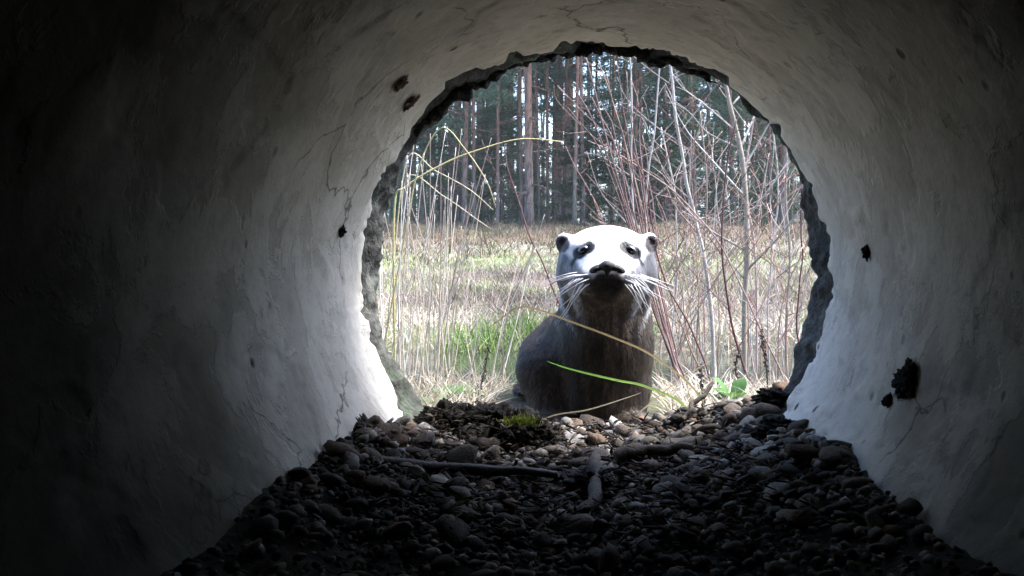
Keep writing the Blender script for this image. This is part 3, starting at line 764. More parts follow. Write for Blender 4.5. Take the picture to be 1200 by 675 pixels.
# eyes, nose, whiskers
me_, nt_, b_ = new_mat('wet_black_eye'); b_.inputs['Base Color'].default_value = (.006, .005, .006, 1); b_.inputs['Roughness'].default_value = .06; b_.inputs['Coat Weight'].default_value = 1.0
M['eye'] = me_
M['nose'] = mat_plain('black_nose_skin', (.006, .005, .006), (.016, .013, .013), 300, .45, .0008, 900)
def field_front(x, z):
    ys = np.linspace(-.112, .05, 600); f_ = otter_field(np.stack([np.full(600, x), ys, np.full(600, z)], -1)); k = np.argmax(f_ < 0); return ys[k]
ev_, ef_ = ico(3)
for s in (-1, 1):
    yf = field_front(s*.030, .2505)
    o = obj('eye', mesh_np('eye', ev_*np.array([.0080, .0068, .0056]), ef_, M['eye']), otter, (s*.0308, yf+.0022, .2450)); o.rotation_euler = (0, s*.5, 0)
# nose pad: a wide W with two flared wings and a raised middle
ynose = field_front(0, .2215)
def nose_field(p):
    f = ell(p, (0, .004, .0018), (.0095, .0085, .0070))
    for s in (-1, 1):
        f = smin(f, ell(p, (s*.0145, .0055, -.0028), (.0092, .0068, .0054), 0, s*.45), .004)
        f = np.maximum(f, -ell(p, (s*.0125, -.002, -.0042), (.0036, .0036, .0020), 0, -s*.3))
    f = smin(f, ell(p, (0, .003, -.007), (.0035, .005, .006)), .004)
    return f
nlo = np.array([-.026, -.012, -.018]); nax = [nlo[i]+np.arange(d_)*.0009 for i, d_ in enumerate((58, 32, 34))]
nV, nQ = surface_nets(nose_field(np.stack(np.meshgrid(*nax, indexing='ij'), -1)), nlo, .0009)
obj('nose', mesh_np('nose', nV, nQ, M['nose']), otter, (0, ynose-.0020, .2225))
M['whisker'] = mat_vcol('white_whisker', .35, None, 0, .6, 0.0)
for s in (-1, 1):
    for q in range(17):
        row, cc = q % 3, q//3
        x0 = s*(.021+.0042*cc); z0 = .2135-.0055*row+rng.normal(0, .0008)
        y0 = field_front(x0, z0)
        a = math.radians([-3, -24, -44][row]-5*cc*(0.5+.5*row/2)+rng.normal(0, 5))
        L_ = rng.uniform(.036, .066)*(1-.05*cc)
        dx, dz = s*math.cos(a), math.sin(a)
        back_ = rng.uniform(.25, .6)
        pts = [(x0, y0+.002, z0), (x0+dx*L_*.35, y0-.006+back_*L_*.12, z0+dz*L_*.35), (x0+dx*L_*.7, y0-.004+back_*L_*.4, z0+dz*L_*.72-.002), (x0+dx*L_, y0+back_*L_*.75, z0+dz*L_-.004)]
        v_, q_, t_ = tube(spline(pts, 12), np.linspace(.00058, .00018, 12), 5)
        obj('whisker', mesh_np('whisker', v_, [q_, t_], M['whisker'], True, np.array([.74, .74, .78])), otter)

# ------------------------------------------------------------------ conifers
def pine_mesh(seed, height, crown0, nbr, blen, tuftlen, green, droop, trunk_r, density, low_dead=0):
    rg = np.random.default_rng(seed)
    mt = MB(); zz = np.linspace(0, 1, 26); h_ = zz*height
    cx = 0.10*vnoise(h_*.25, seed, 0, seed); cy_ = 0.10*vnoise(h_*.25, seed, 5, seed)
    sp = np.stack([cx-cx[0], cy_-cy_[0], h_-.15], 1)
    rd = trunk_r*(1-zz*.85)*(1+.5*np.exp(-h_/.25))
    mt.tube(sp, rd, 10)
    cen = lambda z: np.array([np.interp(z, h_, sp[:, 0]), np.interp(z, h_, sp[:, 1]), z-.15])
    VV, FF, CC = [], [], []
    mbk = MB()
    def limb(z, L, az, rise, needle=True):
        p0 = cen(z); d = np.array([math.cos(az), math.sin(az), 0])
        pts = [p0+d*L*t+np.array([0, 0, L*(rise*t - droop*t*t)])+rg.normal(0, .03*L, 3)*t for t in (0, .35, .7, 1)]
        s_ = spline(pts, 9); r0 = .008+.011*L
        mt.tube(s_, np.linspace(r0, .003, 9), 4)
        if not needle: return
        nt_ = int(density*L*(1+.3*rg.random()))
        t = rg.uniform(.25, 1.0, nt_)**.8
        k = t*8; i0 = np.minimum(k.astype(int), 7); fr_ = (k-i0)[:, None]
        c = s_[i0]*(1-fr_)+s_[i0+1]*fr_
        spread = L*.26*(1.15-t*.6)[:, None]
        c = c + rg.normal(0, 1, (nt_, 3))*spread*np.array([.75, .75, .30])
        nn = 7
        dr = rg.normal(0, 1, (nt_, nn, 3))*np.array([1, 1, .75]) + d*0.8 + np.array([0, 0, .25])
        dr /= np.linalg.norm(dr, axis=2)[..., None]
        ll = tuftlen*rg.uniform(.6, 1.3, (nt_, nn, 1))
        sd = np.cross(dr, rg.normal(0, 1, (nt_, nn, 3))); sd /= np.linalg.norm(sd, axis=2)[..., None]+1e-9
        w_ = tuftlen*.085
        a = c[:, None]-sd*w_; b = c[:, None]+sd*w_; e = c[:, None]+dr*ll
        VV.append(np.stack([a, b, e], 2).reshape(-1, 3))
        g_ = np.array(green)*rg.uniform(.55, 1.35, (nt_, 1))*np.array([1, 1, 1])+rg.normal(0, .006, (nt_, 3))
        CC.append(np.repeat(np.clip(g_, .005, 1), nn*3, 0))
    for i in range(nbr):
        f_ = (i+rg.random())/nbr
        z = crown0+(height-crown0)*f_**.75
        L = blen*(1-f_)**.6*rg.uniform(.55, 1.15)+.15
        limb(z, L, rg.uniform(0, 2*PI), rg.uniform(-.1, .35))
    for i in range(low_dead):
        limb(rg.uniform(.6, crown0+.8), blen*rg.uniform(.25, .6), rg.uniform(0, 2*PI), rg.uniform(-.25, .2), False)
    V_ = np.concatenate(VV); F_ = np.arange(len(V_)).reshape(-1, 3)
    return (sp, mt, V_, F_, np.concatenate(CC))
GREEN_P, GREEN_S = (.115, .215, .145), (.07, .15, .08)
KINDS = []
for sd_, ht, c0, nb_, bl, tl, gr, dp, tr, dens, ld, bark in [
    (101, 15, 3.0, 60, 1.7, .13, GREEN_P, .18, .09, 66, 14, 'pinebark'),
    (102, 14, 4.2, 54, 1.6, .13, GREEN_P, .10, .07, 60, 16, 'pinebark'),
    (103, 16, 2.0, 62, 1.5, .12, (.12, .215, .14), .25, .068, 68, 12, 'pinebark'),
    (104, 12, 1.6, 70, 1.35, .11, GREEN_S, .35, .06, 66, 10, 'darkbark'),
    (105, 5.2, .25, 90, 1.25, .085, GREEN_S, .30, .05, 85, 0, 'darkbark'),
    (106, 3.2, .15, 80, .95, .075, (.055, .105, .045), .22, .035, 95, 0, 'darkbark')]:
    sp, mt, V_, F_, C_ = pine_mesh(sd_, ht, c0, nb_, bl, tl, gr, dp, tr, dens, ld)
    KINDS.append((mt.mesh('trunk', M[bark]), mesh_np('crown', V_, F_, M['needles'], False, C_)))
    if sd_ == 103: FAR1 = (V_, F_, C_)
    if sd_ == 105: FAR2 = (V_, F_, C_)
def tree(name, label, kind, x, y, s=1.0, sxy=None, group=None):
    z = float(zg(x, y))-.03
    t = thing(name, label, 'tree', (x, y, z), group, rng.uniform(0, 2*PI)); sxy = sxy or s; t.scale = (sxy, sxy, s)
    t.rotation_euler[0] = rng.normal(0, .012); t.rotation_euler[1] = rng.normal(0, .012)
    obj('trunk', KINDS[kind][0], t); obj('crown', KINDS[kind][1], t)
    return t
def xat(px, Y): return P(px, 300, Y).x
G1 = 'pines of the wood behind the meadow'
near = [  # photo x, depth, kind, scale, label
    (620, 18.2, 0, 1.0, 'stout orange barked pine at wood edge, nearest trunk left of otter'),
    (544, 18.8, 2, .95, 'grey barked pine at wood edge above the reeds'),
    (601, 23.0, 1, .95, 'slim pine just left of the stout orange pine'),
    (662, 21.5, 1, 1.0, 'dark red trunked pine between stout orange pine and otter head'),
    (652, 24.5, 2, .9, 'thin dark pine left of the dark red trunked pine'),
    (563, 22.0, 1, .85, 'slim reddish pine, left one of a close pair'),
    (572, 23.5, 1, .8, 'slim reddish pine, right one of a close pair'),
    (741, 20.5, 1, 1.0, 'red barked pine rising straight behind the otter head'),
    (717, 26.0, 2, .9, 'thin pine behind the bundle of red shoots'),
    (783, 19.5, 0, .9, 'grey brown pine behind the pale leaning sapling'),
    (765, 22.5, 1, .95, 'dark pine left of the pale leaning sapling'),
    (915, 20.0, 1, 1.05, 'dark bare trunked pine near right edge of pipe mouth'),
    (893, 23.0, 0, .9, 'pine just right of the knobbly grey sapling'),
    (830, 21.0, 2, .95, 'pine between the pale leaning sapling and the knobbly sapling'),
    (508, 20.5, 2, .9, 'pine behind the reeds at left edge of pipe mouth'),
    (529, 24.5, 1, .9, 'slim pine behind the reeds, left of the grey barked pine')]
near += [(px, rng.uniform(18.5, 25), 1, rng.uniform(.85, 1.05), None) for px in (474, 492, 519, 536, 556, 583, 611, 633, 642, 673, 684, 698, 728, 752, 775, 797, 815, 843, 856, 880, 903, 926, 939)]
taken = []
for px, Y_, kd, s, lb in near:
    x = xat(px, Y_); taken.append((x, Y_)); tree('pine_tree', lb or 'slender pine deeper in the wood among many alike', kd, x, Y_, s, s*rng.uniform(.8, 1.05)*(1 if lb else .72), None if lb else G1)
young = [(806, 19.0, 4, .95, 'bushy green young spruce behind the pale leaning sapling'), (690, 20.0, 5, .9, 'small young spruce left above the otter head'),
         (590, 21.0, 4, .7, 'young spruce between the grey pine and stout orange pine'), (868, 22.0, 4, .9, 'young spruce behind the knobbly grey sapling'), (482, 20.0, 4, .8, 'young spruce behind reeds at the far left')]
for px, Y_, kd, s, lb in young:
    x = xat(px, Y_); taken.append((x, Y_)); tree('spruce_tree', lb, kd, x, Y_, s)
def scatter(n, y0, y1, kinds, name, label, group, mind, s0, s1):
    c = 0; tries = 0
    while c < n and tries < 6000:
        tries += 1
        y = rng.uniform(y0, y1); x = rng.uniform(-.36, .36)*y
        if min((math.hypot(x-a, (y-b)*.7) for a, b in taken), default=9) < mind: continue
        taken.append((x, y)); s = rng.uniform(s0, s1)
        tree(name, label, kinds[int(rng.integers(len(kinds)))], x, y, s, s*rng.uniform(.75, 1.05), group); c += 1
scatter(46, 20.5, 35, [0, 1, 1, 1, 2, 3], 'pine_tree', 'slender pine deeper in the wood among many alike', G1, .55, .8, 1.1)
scatter(15, 23, 34, [4, 4, 5], 'spruce_tree', 'young spruce growing under the pines deeper in the wood', 'young spruces under the pines', .6, .6, 1.1)
# the rest of the wood, one mass
def far_mass(n, y0, y1, src, s0, s1, sub, hi=None, side=None):
    V_, F_, C_ = src; outV, outC = [], []
    T_ = V_.reshape(-1, 3, 3); Ct = C_.reshape(-1, 3, 3)
    if hi is not None:
        kk = T_.mean(1)[:, 2] > hi; T_, Ct = T_[kk], Ct[kk]
    for q in range(n):
        y = rng.uniform(y0, y1); x = rng.uniform(-.55, .55)*y
        if side: x = rng.uniform(*side)*y*(1 if q % 2 else -1)
        s = rng.uniform(s0, s1); a = rng.uniform(0, 2*PI)
        pick = rng.choice(len(T_), min(sub, len(T_)), replace=False)
        t_ = T_[pick].reshape(-1, 3); ctr = np.repeat(T_[pick].mean(1), 3, 0); t_ = ctr+(t_-ctr)*2.3
        m_ = np.array(Matrix.Rotation(a, 3, 'Z'))*s
        outV.append(t_ @ m_.T + np.array([x, y, float(zg(x, y))])); outC.append(Ct[pick].reshape(-1, 3)*rng.uniform(.6, 1.1))
    return np.concatenate(outV), np.concatenate(outC)
a1, c1 = far_mass(14, 36, 52, FAR1, .8, 1.1, 900)
a2, c2 = far_mass(230, 34, 48, FAR2, .5, .80, 1500)
# unseen dense tops and flanks of the wood, added to dim the pipe
a3, c3 = far_mass(120, 19, 40, FAR1, .9, 1.15, 2200, hi=7.5)
a4, c4 = far_mass(110, 19, 45, FAR1, .8, 1.1, 1600, side=(.42, 1.6))
mbt = MB()
for q in range(190):
    y = rng.uniform(34, 55); x = rng.uniform(-.5, .5)*y; z = float(zg(x, y)); r_ = rng.uniform(.05, .10)
    mbt.tube([(x, y, z-.2), (x+rng.normal(0, .05), y, z+6), (x+rng.normal(0, .2), y, z+13)], [r_*1.2, r_, r_*.4], 5, np.array([.11, .075, .055])*rng.uniform(.6, 1.3))
av = np.concatenate([a1, a2, a3, a4]); mbt.add(av, None, np.arange(len(av)).reshape(-1, 3), np.concatenate([c1, c2, c3, c4]))
tag(obj('far_wood', mbt.mesh('far_wood', M['needles'], False)), 'dim depth of conifer wood behind the nearer pines, with added unseen tops and flanks', 'wood', kind='stuff')

# ------------------------------------------------------------------ grass, heath and moss
STRAW = np.array([(.45, .40, .29), (.54, .50, .40), (.36, .31, .22), (.62, .59, .52), (.30, .25, .18), (.42, .36, .30)])
GRN = np.array([(.16, .27, .06), (.12, .22, .06), (.22, .31, .09)])
def pick(pal, n, lo=.35, hi=1.3): return pal[rng.integers(len(pal), size=n)]*rng.uniform(lo, hi, (n, 1))
def near_otter(x, y): return (x > -.16) & (x < .12) & (y > 1.08) & (y < 1.95)
def sward(name, label, n, xr, yr, h, w, pal, lean, bend, seg=3, dens=None, fan=True, zoff=-.006):
    y = rng.uniform(yr[0], yr[1], n); x = rng.uniform(-1, 1, n)*(xr if np.isscalar(xr) else 1)
    if fan: x = rng.uniform(-.34, .34, n)*y*1.15
    k = ~near_otter(x, y)
    if dens is not None: k &= rng.random(n) < dens(x, y)
    k &= zg(x, y) > WATER_Z-.02
    x, y = x[k], y[k]; n = len(x)
    b = np.stack([x, y, zg(x, y)+zoff], 1)
    hh = rng.uniform(h[0], h[1], n)
    V_, q_, t_, C_ = blades(b, hh, rng.uniform(0, 2*PI, n), rng.uniform(lean[0], lean[1], n), rng.uniform(bend[0], bend[1], n), rng.uniform(w[0], w[1], n), pick(pal, n)*(1.0+.9*np.clip(fbm(x*2.6, y*1.6, 0, 4, 91), -.6, .35))[:, None], seg)
    return tag(obj(name, mesh_np(name, V_, [q_, t_], M['grass'], True, C_)), label, 'grass', kind='stuff')
patch = lambda f, s, lo_, hi_: (lambda x, y: sstep(lo_, hi_, fbm(x*f, y*f, 0, 3, s)))
sward('dead_grass', 'tangled straw coloured dead grass on the near bank', 9000, .7, (1.16, 1.78), (.03, .085), (.0016, .0036), STRAW, (.3, 1.25), (.2, 1.3), 4)
sward('bank_straw', 'low straw lying at the water edge on the near bank', 1100, .7, (1.75, 2.25), (.02, .05), (.0016, .0032), STRAW, (.6, 1.4), (.2, .9), 3, patch(1.6, 44, -.1, .1))
sward('matted_straw', 'flattened pale straw along the far bank of the stream', 9000, 1, (3.25, 5.2), (.05, .16), (.003, .006), STRAW, (.3, 1.3), (.2, 1.0), 3)
sward('green_grass', 'fresh green grass tufts at the edge of the stream', 7000, 1, (3.10, 3.75), (.06, .17), (.003, .006), GRN, (.0, .6), (.2, .9), 3, patch(2.2, 14, -.02, .12))
sward('heather', 'purple brown heather patches on the meadow beyond the stream', 12000, 1, (4.4, 8.4), (.05, .14), (.004, .009), np.array([(.22, .14, .145), (.28, .20, .19), (.16, .12, .10), (.36, .30, .26)]), (.1, 1.0), (.1, .6), 2, patch(.9, 61, -.05, .12))
sward('meadow_grass', 'short dry meadow grass between stream and heath', 16000, 1, (5.0, 10.0), (.04, .13), (.004, .009), np.vstack([STRAW*.8, [(.24, .18, .16), (.28, .22, .20), (.20, .16, .13), (.20, .24, .11), (.24, .28, .14)]]), (.2, 1.2), (.1, .8), 2)
sward('moss_carpet', 'yellow green moss cushions crossing the meadow', 30000, 1, (5.2, 12.0), (.03, .08), (.01, .02), np.array([(.36, .40, .20), (.30, .36, .15), (.48, .48, .32)]), (.1, 1.0), (.1, .5), 2, patch(.55, 33, -.16, .06))
sward('pale_lichen', 'whitish lichen and bleached grass before the heath', 7000, 1, (8.0, 13.6), (.03, .09), (.008, .018), np.array([(.60, .58, .54), (.50, .48, .43), (.66, .65, .62)]), (.2, 1.2), (.1, .6), 2, patch(.6, 35, .06, .2))
sward('heath', 'rust brown heather and bracken below the pines', 26000, 1, (10.3, 22.0), (.05, .22), (.008, .02), np.array([(.18, .125, .085), (.13, .10, .065), (.25, .195, .13), (.10, .12, .05), (.30, .27, .21)]), (.1, 1.1), (.1, .6), 2)
# grass on the embankment face beside the pipe
n = 5000
z = rng.uniform(-.2, 1.3, n); x = rng.uniform(-4, 4, n); k = np.hypot(x, z) > R+.09; x, z = x[k], z[k]; n = len(x)
b = np.stack([x, .90-.9*(z+.2)-.02, z], 1)
V_, q_, t_, C_ = blades(b, rng.uniform(.06, .2, n), rng.normal(PI/2, .8, n), rng.uniform(.4, 1.2, n), rng.uniform(.3, 1.2, n), rng.uniform(.002, .004, n), pick(STRAW, n), 3)
tag(obj('bank_grass', mesh_np('bank_grass', V_, [q_, t_], M['grass'], True, C_)), 'dry grass growing on the embankment over the pipe', 'grass', kind='stuff')

# ------------------------------------------------------------------ reeds, single blades, weeds
def ground_at(x, y): return float(zg(x, y))
def stalk(name, pts, r0, r1, color, label, cat, group=None, n=22, sides=5, wob=.0, mat='twig', grounded=True):
    """pts from the root upwards; the root is taken down to the ground"""
    p = [tuple(q) for q in pts]
    if grounded:
        b = p[0]; p = [(b[0], b[1], ground_at(b[0], b[1])-.012)] + (p if p[0][2] > ground_at(b[0], b[1])+.03 else p[1:])
    s_ = spline(p, n)
    if wob: s_[2:] += wob*np.stack([vnoise(np.linspace(0, 8, n), q, rng.random()*50, 3) for q in range(3)], 1)[2:]
    b0 = s_[0].copy()
    v_, q_, t_ = tube(s_-b0, np.linspace(r0, r1, n), sides)
    o = obj(name, mesh_np(name, v_, [q_, t_], M[mat], True, np.asarray(color, float)), None, b0)
    return tag(o, label, cat, group), s_
G2 = 'dry reed stalks at left side of the pipe mouth'
for q in range(58):
    Y_ = rng.uniform(1.45, 2.3)
    bpx = rng.uniform(452, 535) if q < 47 else rng.uniform(535, 625)
    tx = bpx+rng.normal(12, 24); ty = rng.uniform(150, 260) if q < 36 else rng.uniform(250, 330)
    a, b = P(bpx, 455, Y_), P(tx, ty, Y_+rng.normal(0, .08))
    m_ = (a+b)/2+Vector((rng.normal(0, .012), 0, 0))
    c = np.array([(.62, .55, .45), (.70, .64, .55), (.55, .45, .36), (.50, .38, .33)][int(rng.integers(4))])*rng.uniform(.8, 1.1)
    o, s_ = stalk('dry_reed', [a, m_, b], .0013*Y_/1.8*rng.uniform(.7, 1.3), .0006, c, 'thin dry reed stalk in thicket at the left of the pipe mouth', 'reed', G2)
# bowed golden grass stems with water drops
arcs = [
    ([(462, 250), (476, 219), (520, 192), (560, 176), (610, 163), (659, 166)], 1.75, (.50, .44, .20), .0021, 'golden grass stem bowed in a long arc before the pines', [(636, 162), (659, 166), (507, 203)]),
    ([(440, 470), (470, 300), (490, 200), (517, 150), (545, 175), (570, 212), (580, 240)], 1.7, (.42, .38, .20), .0017, 'grass stem bent over downwards under the chipped edge', [(570, 212), (580, 226), (551, 194)]),
    ([(448, 470), (462, 300), (478, 185), (510, 200), (550, 222), (578, 246)], 1.8, (.52, .48, .30), .0014, 'drooping pale grass stem crossing below the golden arc', []),
    ([(455, 480), (468, 330), (476, 210), (520, 230), (560, 258), (575, 268)], 1.9, (.50, .46, .30), .0013, 'lowest drooping grass stem at left above the meadow', [])]
M['drop'] = None
md, ntd, bd_ = new_mat('water_drop'); bd_.inputs['Base Color'].default_value = (.9, .92, .95, 1); bd_.inputs['Roughness'].default_value = .05; bd_.inputs['Transmission Weight'].default_value = .6; bd_.inputs['IOR'].default_value = 1.33
M['drop'] = md
for pts, Y_, c, r_, lb, drops in arcs:
    o, s_ = stalk('bowed_grass', [P(a, b, Y_) for a, b in pts], r_*1.2, r_*.5, c, lb, 'grass', n=40)
    for a, b in drops:
        p = P(a, b, Y_)
        d_ = obj('water_drop', mesh_np('water_drop', ev_*np.array([.0028, .0028, .0032]), ef_, M['drop']), o); d_.location = p-o.location+Vector((0, -.001, -.0025))
# two blades crossing the otter's chest
def blade_thing(pts, w, c0, c1, label, Ys, name='long_grass'):
    p = [P(a, b, y_) for (a, b), y_ in zip(pts, Ys)]
    p[0] = Vector((p[0].x, p[0].y, ground_at(p[0].x, p[0].y)-.01)); n = 44
    s_ = spline(p, n); t = np.gradient(s_, axis=0); t /= np.linalg.norm(t, axis=1)[:, None]
    up = np.cross(t, np.array([0, 1.0, 0.0])); up /= np.linalg.norm(up, axis=1)[:, None]
    up = up*.85+np.array([0, .5, 0])
    ww = w*np.sin(np.clip(np.linspace(.12, 1, n), 0, 1)*PI)**.55*np.linspace(1, .75, n)
    fold = np.cross(t, up)*.28
    v_ = np.concatenate([s_-up*ww[:, None], s_+fold*ww[:, None], s_+up*ww[:, None]]); b0 = s_[0].copy()
    i = np.arange(n-1)
    f_ = np.concatenate([np.stack([i, i+1, n+i+1, n+i], 1), np.stack([n+i, n+i+1, 2*n+i+1, 2*n+i], 1)])
    tcol = np.linspace(0, 1, n)[:, None]; cc = np.array(c0)*(1-tcol)+np.array(c1)*tcol
    o = obj(name, mesh_np(name, v_-b0, f_, M['grass'], True, np.concatenate([cc*1.0, cc*.85, cc])), None, b0)
    return tag(o, label, 'grass')
blade_thing([(850, 500), (815, 458), (765, 417), (720, 396), (672, 378), (628, 362), (607, 361), (585, 375), (560, 395)], .0018, (.30, .25, .13), (.26, .19, .10), 'long brown grass blade bent across the otter chest', [1.16, 1.14, 1.125, 1.115, 1.11, 1.11, 1.11, 1.11, 1.11])
blade_thing([(835, 505), (800, 474), (757, 453), (725, 446), (690, 438), (660, 430), (640, 423)], .0021, (.30, .38, .12), (.20, .46, .08), 'bright green grass blade lying across the otter chest', [1.17, 1.14, 1.115, 1.11, 1.105, 1.10, 1.10])
blade_thing([(590, 500), (640, 490), (690, 480), (735, 466), (752, 460)], .0010, (.42, .36, .22), (.45, .40, .28), 'thin straw in front of the otter belly', [1.13]*5)
blade_thing([(690, 510), (740, 490), (790, 450), (840, 418)], .0012, (.20, .17, .10), (.24, .20, .12), 'dark slanting grass blade right of the otter', [1.17, 1.2, 1.24, 1.28])
# dark weed stalks with seed whorls
def weed(pts, Y_, label):
    o, s_ = stalk('seeded_weed', [P(a, b, Y_) for a, b in pts], .0016, .0008, (.05, .035, .03), label, 'weed', n=24)
    mbw = MB(); rgw = rng
    for k in range(9, 24, 1):
        for j in range(5):
            c = s_[k]+rgw.normal(0, .0024, 3)
            mbw.add(IV*np.array([.0013, .0013, .0018])*rgw.uniform(.6, 1.3)+c-np.array(o.location), None, IF, np.array([.035, .022, .020])*rgw.uniform(.7, 1.6))
    tag(obj('seed_head', mbw.mesh('seed_head', M['twig']), o), kind='stuff')
weed([(556, 490), (560, 465), (568, 435), (573, 405)], 1.42, 'dark seeded weed stalk left of the otter')
weed([(824, 492), (826, 470), (822, 450), (822, 430)], 1.40, 'short dark seeded weed stalk right of the otter')
weed([(900, 470), (899, 440), (895, 410), (893, 388)], 1.45, 'tall dark seeded weed stalk near right rim of pipe mouth')
weed([(868, 478), (866, 455), (862, 430), (866, 412)], 1.48, 'thin dark weed stalk beside the broad green leaf')
# broad green leaves
def leaf_plant(px, py, Y_, label, leaves, size):
    p = P(px, py, Y_); p = Vector((p.x, p.y, ground_at(p.x, p.y)))
    t_ = thing('leafy_plant', label, 'plant', p)
    for (az, ln_, lift) in leaves:
        n = 9; s_ = np.linspace(0, 1, n); L_ = ln_*size
        cx = np.stack([np.cos(az)*s_*L_*math.cos(lift), np.sin(az)*s_*L_*math.cos(lift), np.sin(lift)*s_*L_ - .35*L_*s_**2.4+.004], 1)
        w = .22*L_*np.sin(np.clip(s_*1.0, 0, 1)*PI)**.7*(1-.35*s_)+.0012
        sd = np.array([-math.sin(az), math.cos(az), .0])
        rows_ = [cx+sd*w[:, None]*k+np.array([0, 0, .22])*(abs(k)*w)[:, None] for k in (-1, -.5, 0, .5, 1)]
        v_ = np.stack(rows_, 1).reshape(-1, 3)
        v_[:, 2] += .0015*vnoise(v_[:, 0]*150, v_[:, 1]*150, 0, 4)
        c = np.array([.085, .17, .05])*rng.uniform(.7, 1.3)
        obj('leaf', mesh_np('leaf', v_, grid_faces(n, 5), M['grass'], True, c), t_)
leaf_plant(860, 468, 1.42, 'bright green leafy plant at right foot of the pipe mouth', [(2.2, 1, .75), (1.2, .9, .8), (.2, 1.1, .5), (3.3, 1.2, .55), (4.2, .9, .9), (5.4, .8, 1.0), (2.8, 1.2, 1.1), (.8, 1.1, 1.2)], .065)
leaf_plant(905, 452, 1.5, 'small green leafy plant close against right rim', [(2.2, 1, .6), (1.2, .9, .9), (.2, 1.1, .4), (3.3, .9, .5)], .055)
leaf_plant(532, 478, 1.5, 'low green leafy plant among straw left of the otter', [(2.0, 1, .5), (.8, .9, .6), (0.0, 1.1, .3), (3.3, 1.2, .35), (4.4, .9, .4)], .06)
leaf_plant(500, 488, 1.35, 'grey green seedling at left foot of the pipe mouth', [(2.0, 1, .5), (.5, .9, .6), (3.5, 1.1, .4), (5.0, .8, .5)], .045)

# ------------------------------------------------------------------ bare saplings and shoots
PALE, REDB, GREYB, TAN = (.45, .41, .37), (.13, .055, .05), (.33, .29, .23), (.32, .23, .17)
def sapling(name, pts, Ys, w0, w1, color, label, ntw=6, cat='sapling', group=None, twl=.22, twcol=None, tw_from=.25, seed=0, knob=0.0, up=.6):
    """w0, w1: stem width in photo pixels at root and tip; pts from root to tip"""
    if np.isscalar(Ys): Ys = [Ys]*len(pts)
    p = [P(a, b, y_) for (a, b), y_ in zip(pts, Ys)]
    g0 = ground_at(p[0].x, p[0].y)
    if p[0].z > g0+.02: p = [Vector((p[0].x-(p[1].x-p[0].x)*.25, p[0].y, g0-.02))]+p
    else: p[0].z = g0-.02
    n = 34; s_ = spline(p, n); s_[3:] += .004*np.stack([vnoise(np.linspace(0, 9, n), q, seed*3.3, 6) for q in range(3)], 1)[3:]
    r_ = np.linspace(w0, w1, n)*.31*np.mean(Ys)/FPX
    if knob: r_ = r_*(1+knob*np.clip(vnoise(np.linspace(0, 15, n), seed, 0, 8), -.2, 1))
    t_ = thing(name, label, cat, s_[0], group)
    c = np.asarray(color, float)
    v_, q_, f_ = tube(s_-s_[0], r_, 7)
    obj('stem', mesh_np('stem', v_, [q_, f_], M['twig'], True, c), t_)
    tc = (c*.6+np.array([.10, .06, .05])) if twcol is None else np.asarray(twcol, float)
    if ntw >= 4: ntw += 2
    for k in range(ntw):
        f = tw_from+(0.97-tw_from)*(k+rng.random())/max(ntw, 1); i = int(f*(n-1)); b = s_[i]
        dr = s_[min(i+1, n-1)]-s_[i-1]; dr /= np.linalg.norm(dr)
        sx = 1 if (k+seed) % 2 else -1
        d = np.array([sx*rng.uniform(.5, 1.0), rng.normal(0, .35), up*rng.uniform(.3, 1.2)]); d = d/np.linalg.norm(d)+dr*.35
        L_ = twl*rng.uniform(.45, 1.25)*(1.15-.5*f)
        m_ = [b, b+d*L_*.4+rng.normal(0, .005, 3), b+d*L_*.75+rng.normal(0, .007, 3)+np.array([0, 0, .03*L_]), b+d*L_+np.array([0, 0, .12*L_])+rng.normal(0, .02, 3)]
        ts = spline(m_, 14); r0 = max(r_[i]*.45, .0009)
        mbz = MB(); mbz.tube(ts-s_[0], np.linspace(r0, .0006, 14), 5, tc*rng.uniform(.8, 1.2))
        for j in range(int(rng.integers(1, 4))):   # buds and side shoots
            ii = int(rng.integers(4, 12)); e_ = d*rng.uniform(.2, .6)+rng.normal(0, .5, 3)+np.array([0, 0, .4]); e_ *= L_*.35/np.linalg.norm(e_)
            mbz.tube(np.stack([ts[ii], ts[ii]+e_*.5+rng.normal(0, .004, 3), ts[ii]+e_])-s_[0], [.0009, .0007, .0005], 4, tc*rng.uniform(.8, 1.2))
        obj('twig', mbz.mesh('twig', M['twig']), t_)
    return t_
sapling('sapling', [(838, 470), (832, 340), (815, 262), (803, 200), (791, 130), (782, 55)], 2.3, 8, 5, PALE, 'pale straight sapling leaning left from right bank', 7, seed=1, twl=.26)
sapling('sapling', [(873, 470), (872, 360), (877, 280), (872, 200), (862, 150), (850, 85)], 2.1, 11, 7, GREYB, 'knobbly grey brown sapling, thickest stem at the right', 9, seed=2, knob=.30, twl=.26, twcol=PALE)
sapling('sapling', [(897, 490), (868, 420), (852, 350), (845, 280), (850, 200), (862, 140)], 1.9, 5, 3, REDB, 'dark red slender sapling left of the knobbly one', 5, seed=3, twl=.22)
sapling('sapling', [(884, 470), (886, 380), (884, 290), (876, 220), (880, 150), (890, 110)], 2.2, 4, 3, (.50, .36, .33), 'thin pinkish shoot hugging the knobbly sapling', 4, seed=4)
sapling('sapling', [(925, 470), (922, 380), (925, 300), (921, 230), (922, 160)], 2.5, 5, 4, GREYB, 'grey upright stem close to right rim of pipe mouth', 6, seed=5, twl=.2)
sapling('sapling', [(940, 470), (935, 380), (940, 300), (938, 230)], 2.1, 4, 2.5, REDB, 'short reddish stem at the very right rim', 3, seed=6)
sapling('sapling', [(800, 480), (780, 380), (757, 260), (765, 160), (772, 70)], 2.4, 5, 3, PALE, 'thin pale upright stem right of the otter ear', 5, seed=7)
sapling('sapling', [(742, 470), (742, 360), (742, 240), (740, 150), (738, 50)], 2.6, 4, 3, PALE, 'thin pale vertical shoot rising right behind the otter head', 3, seed=8)
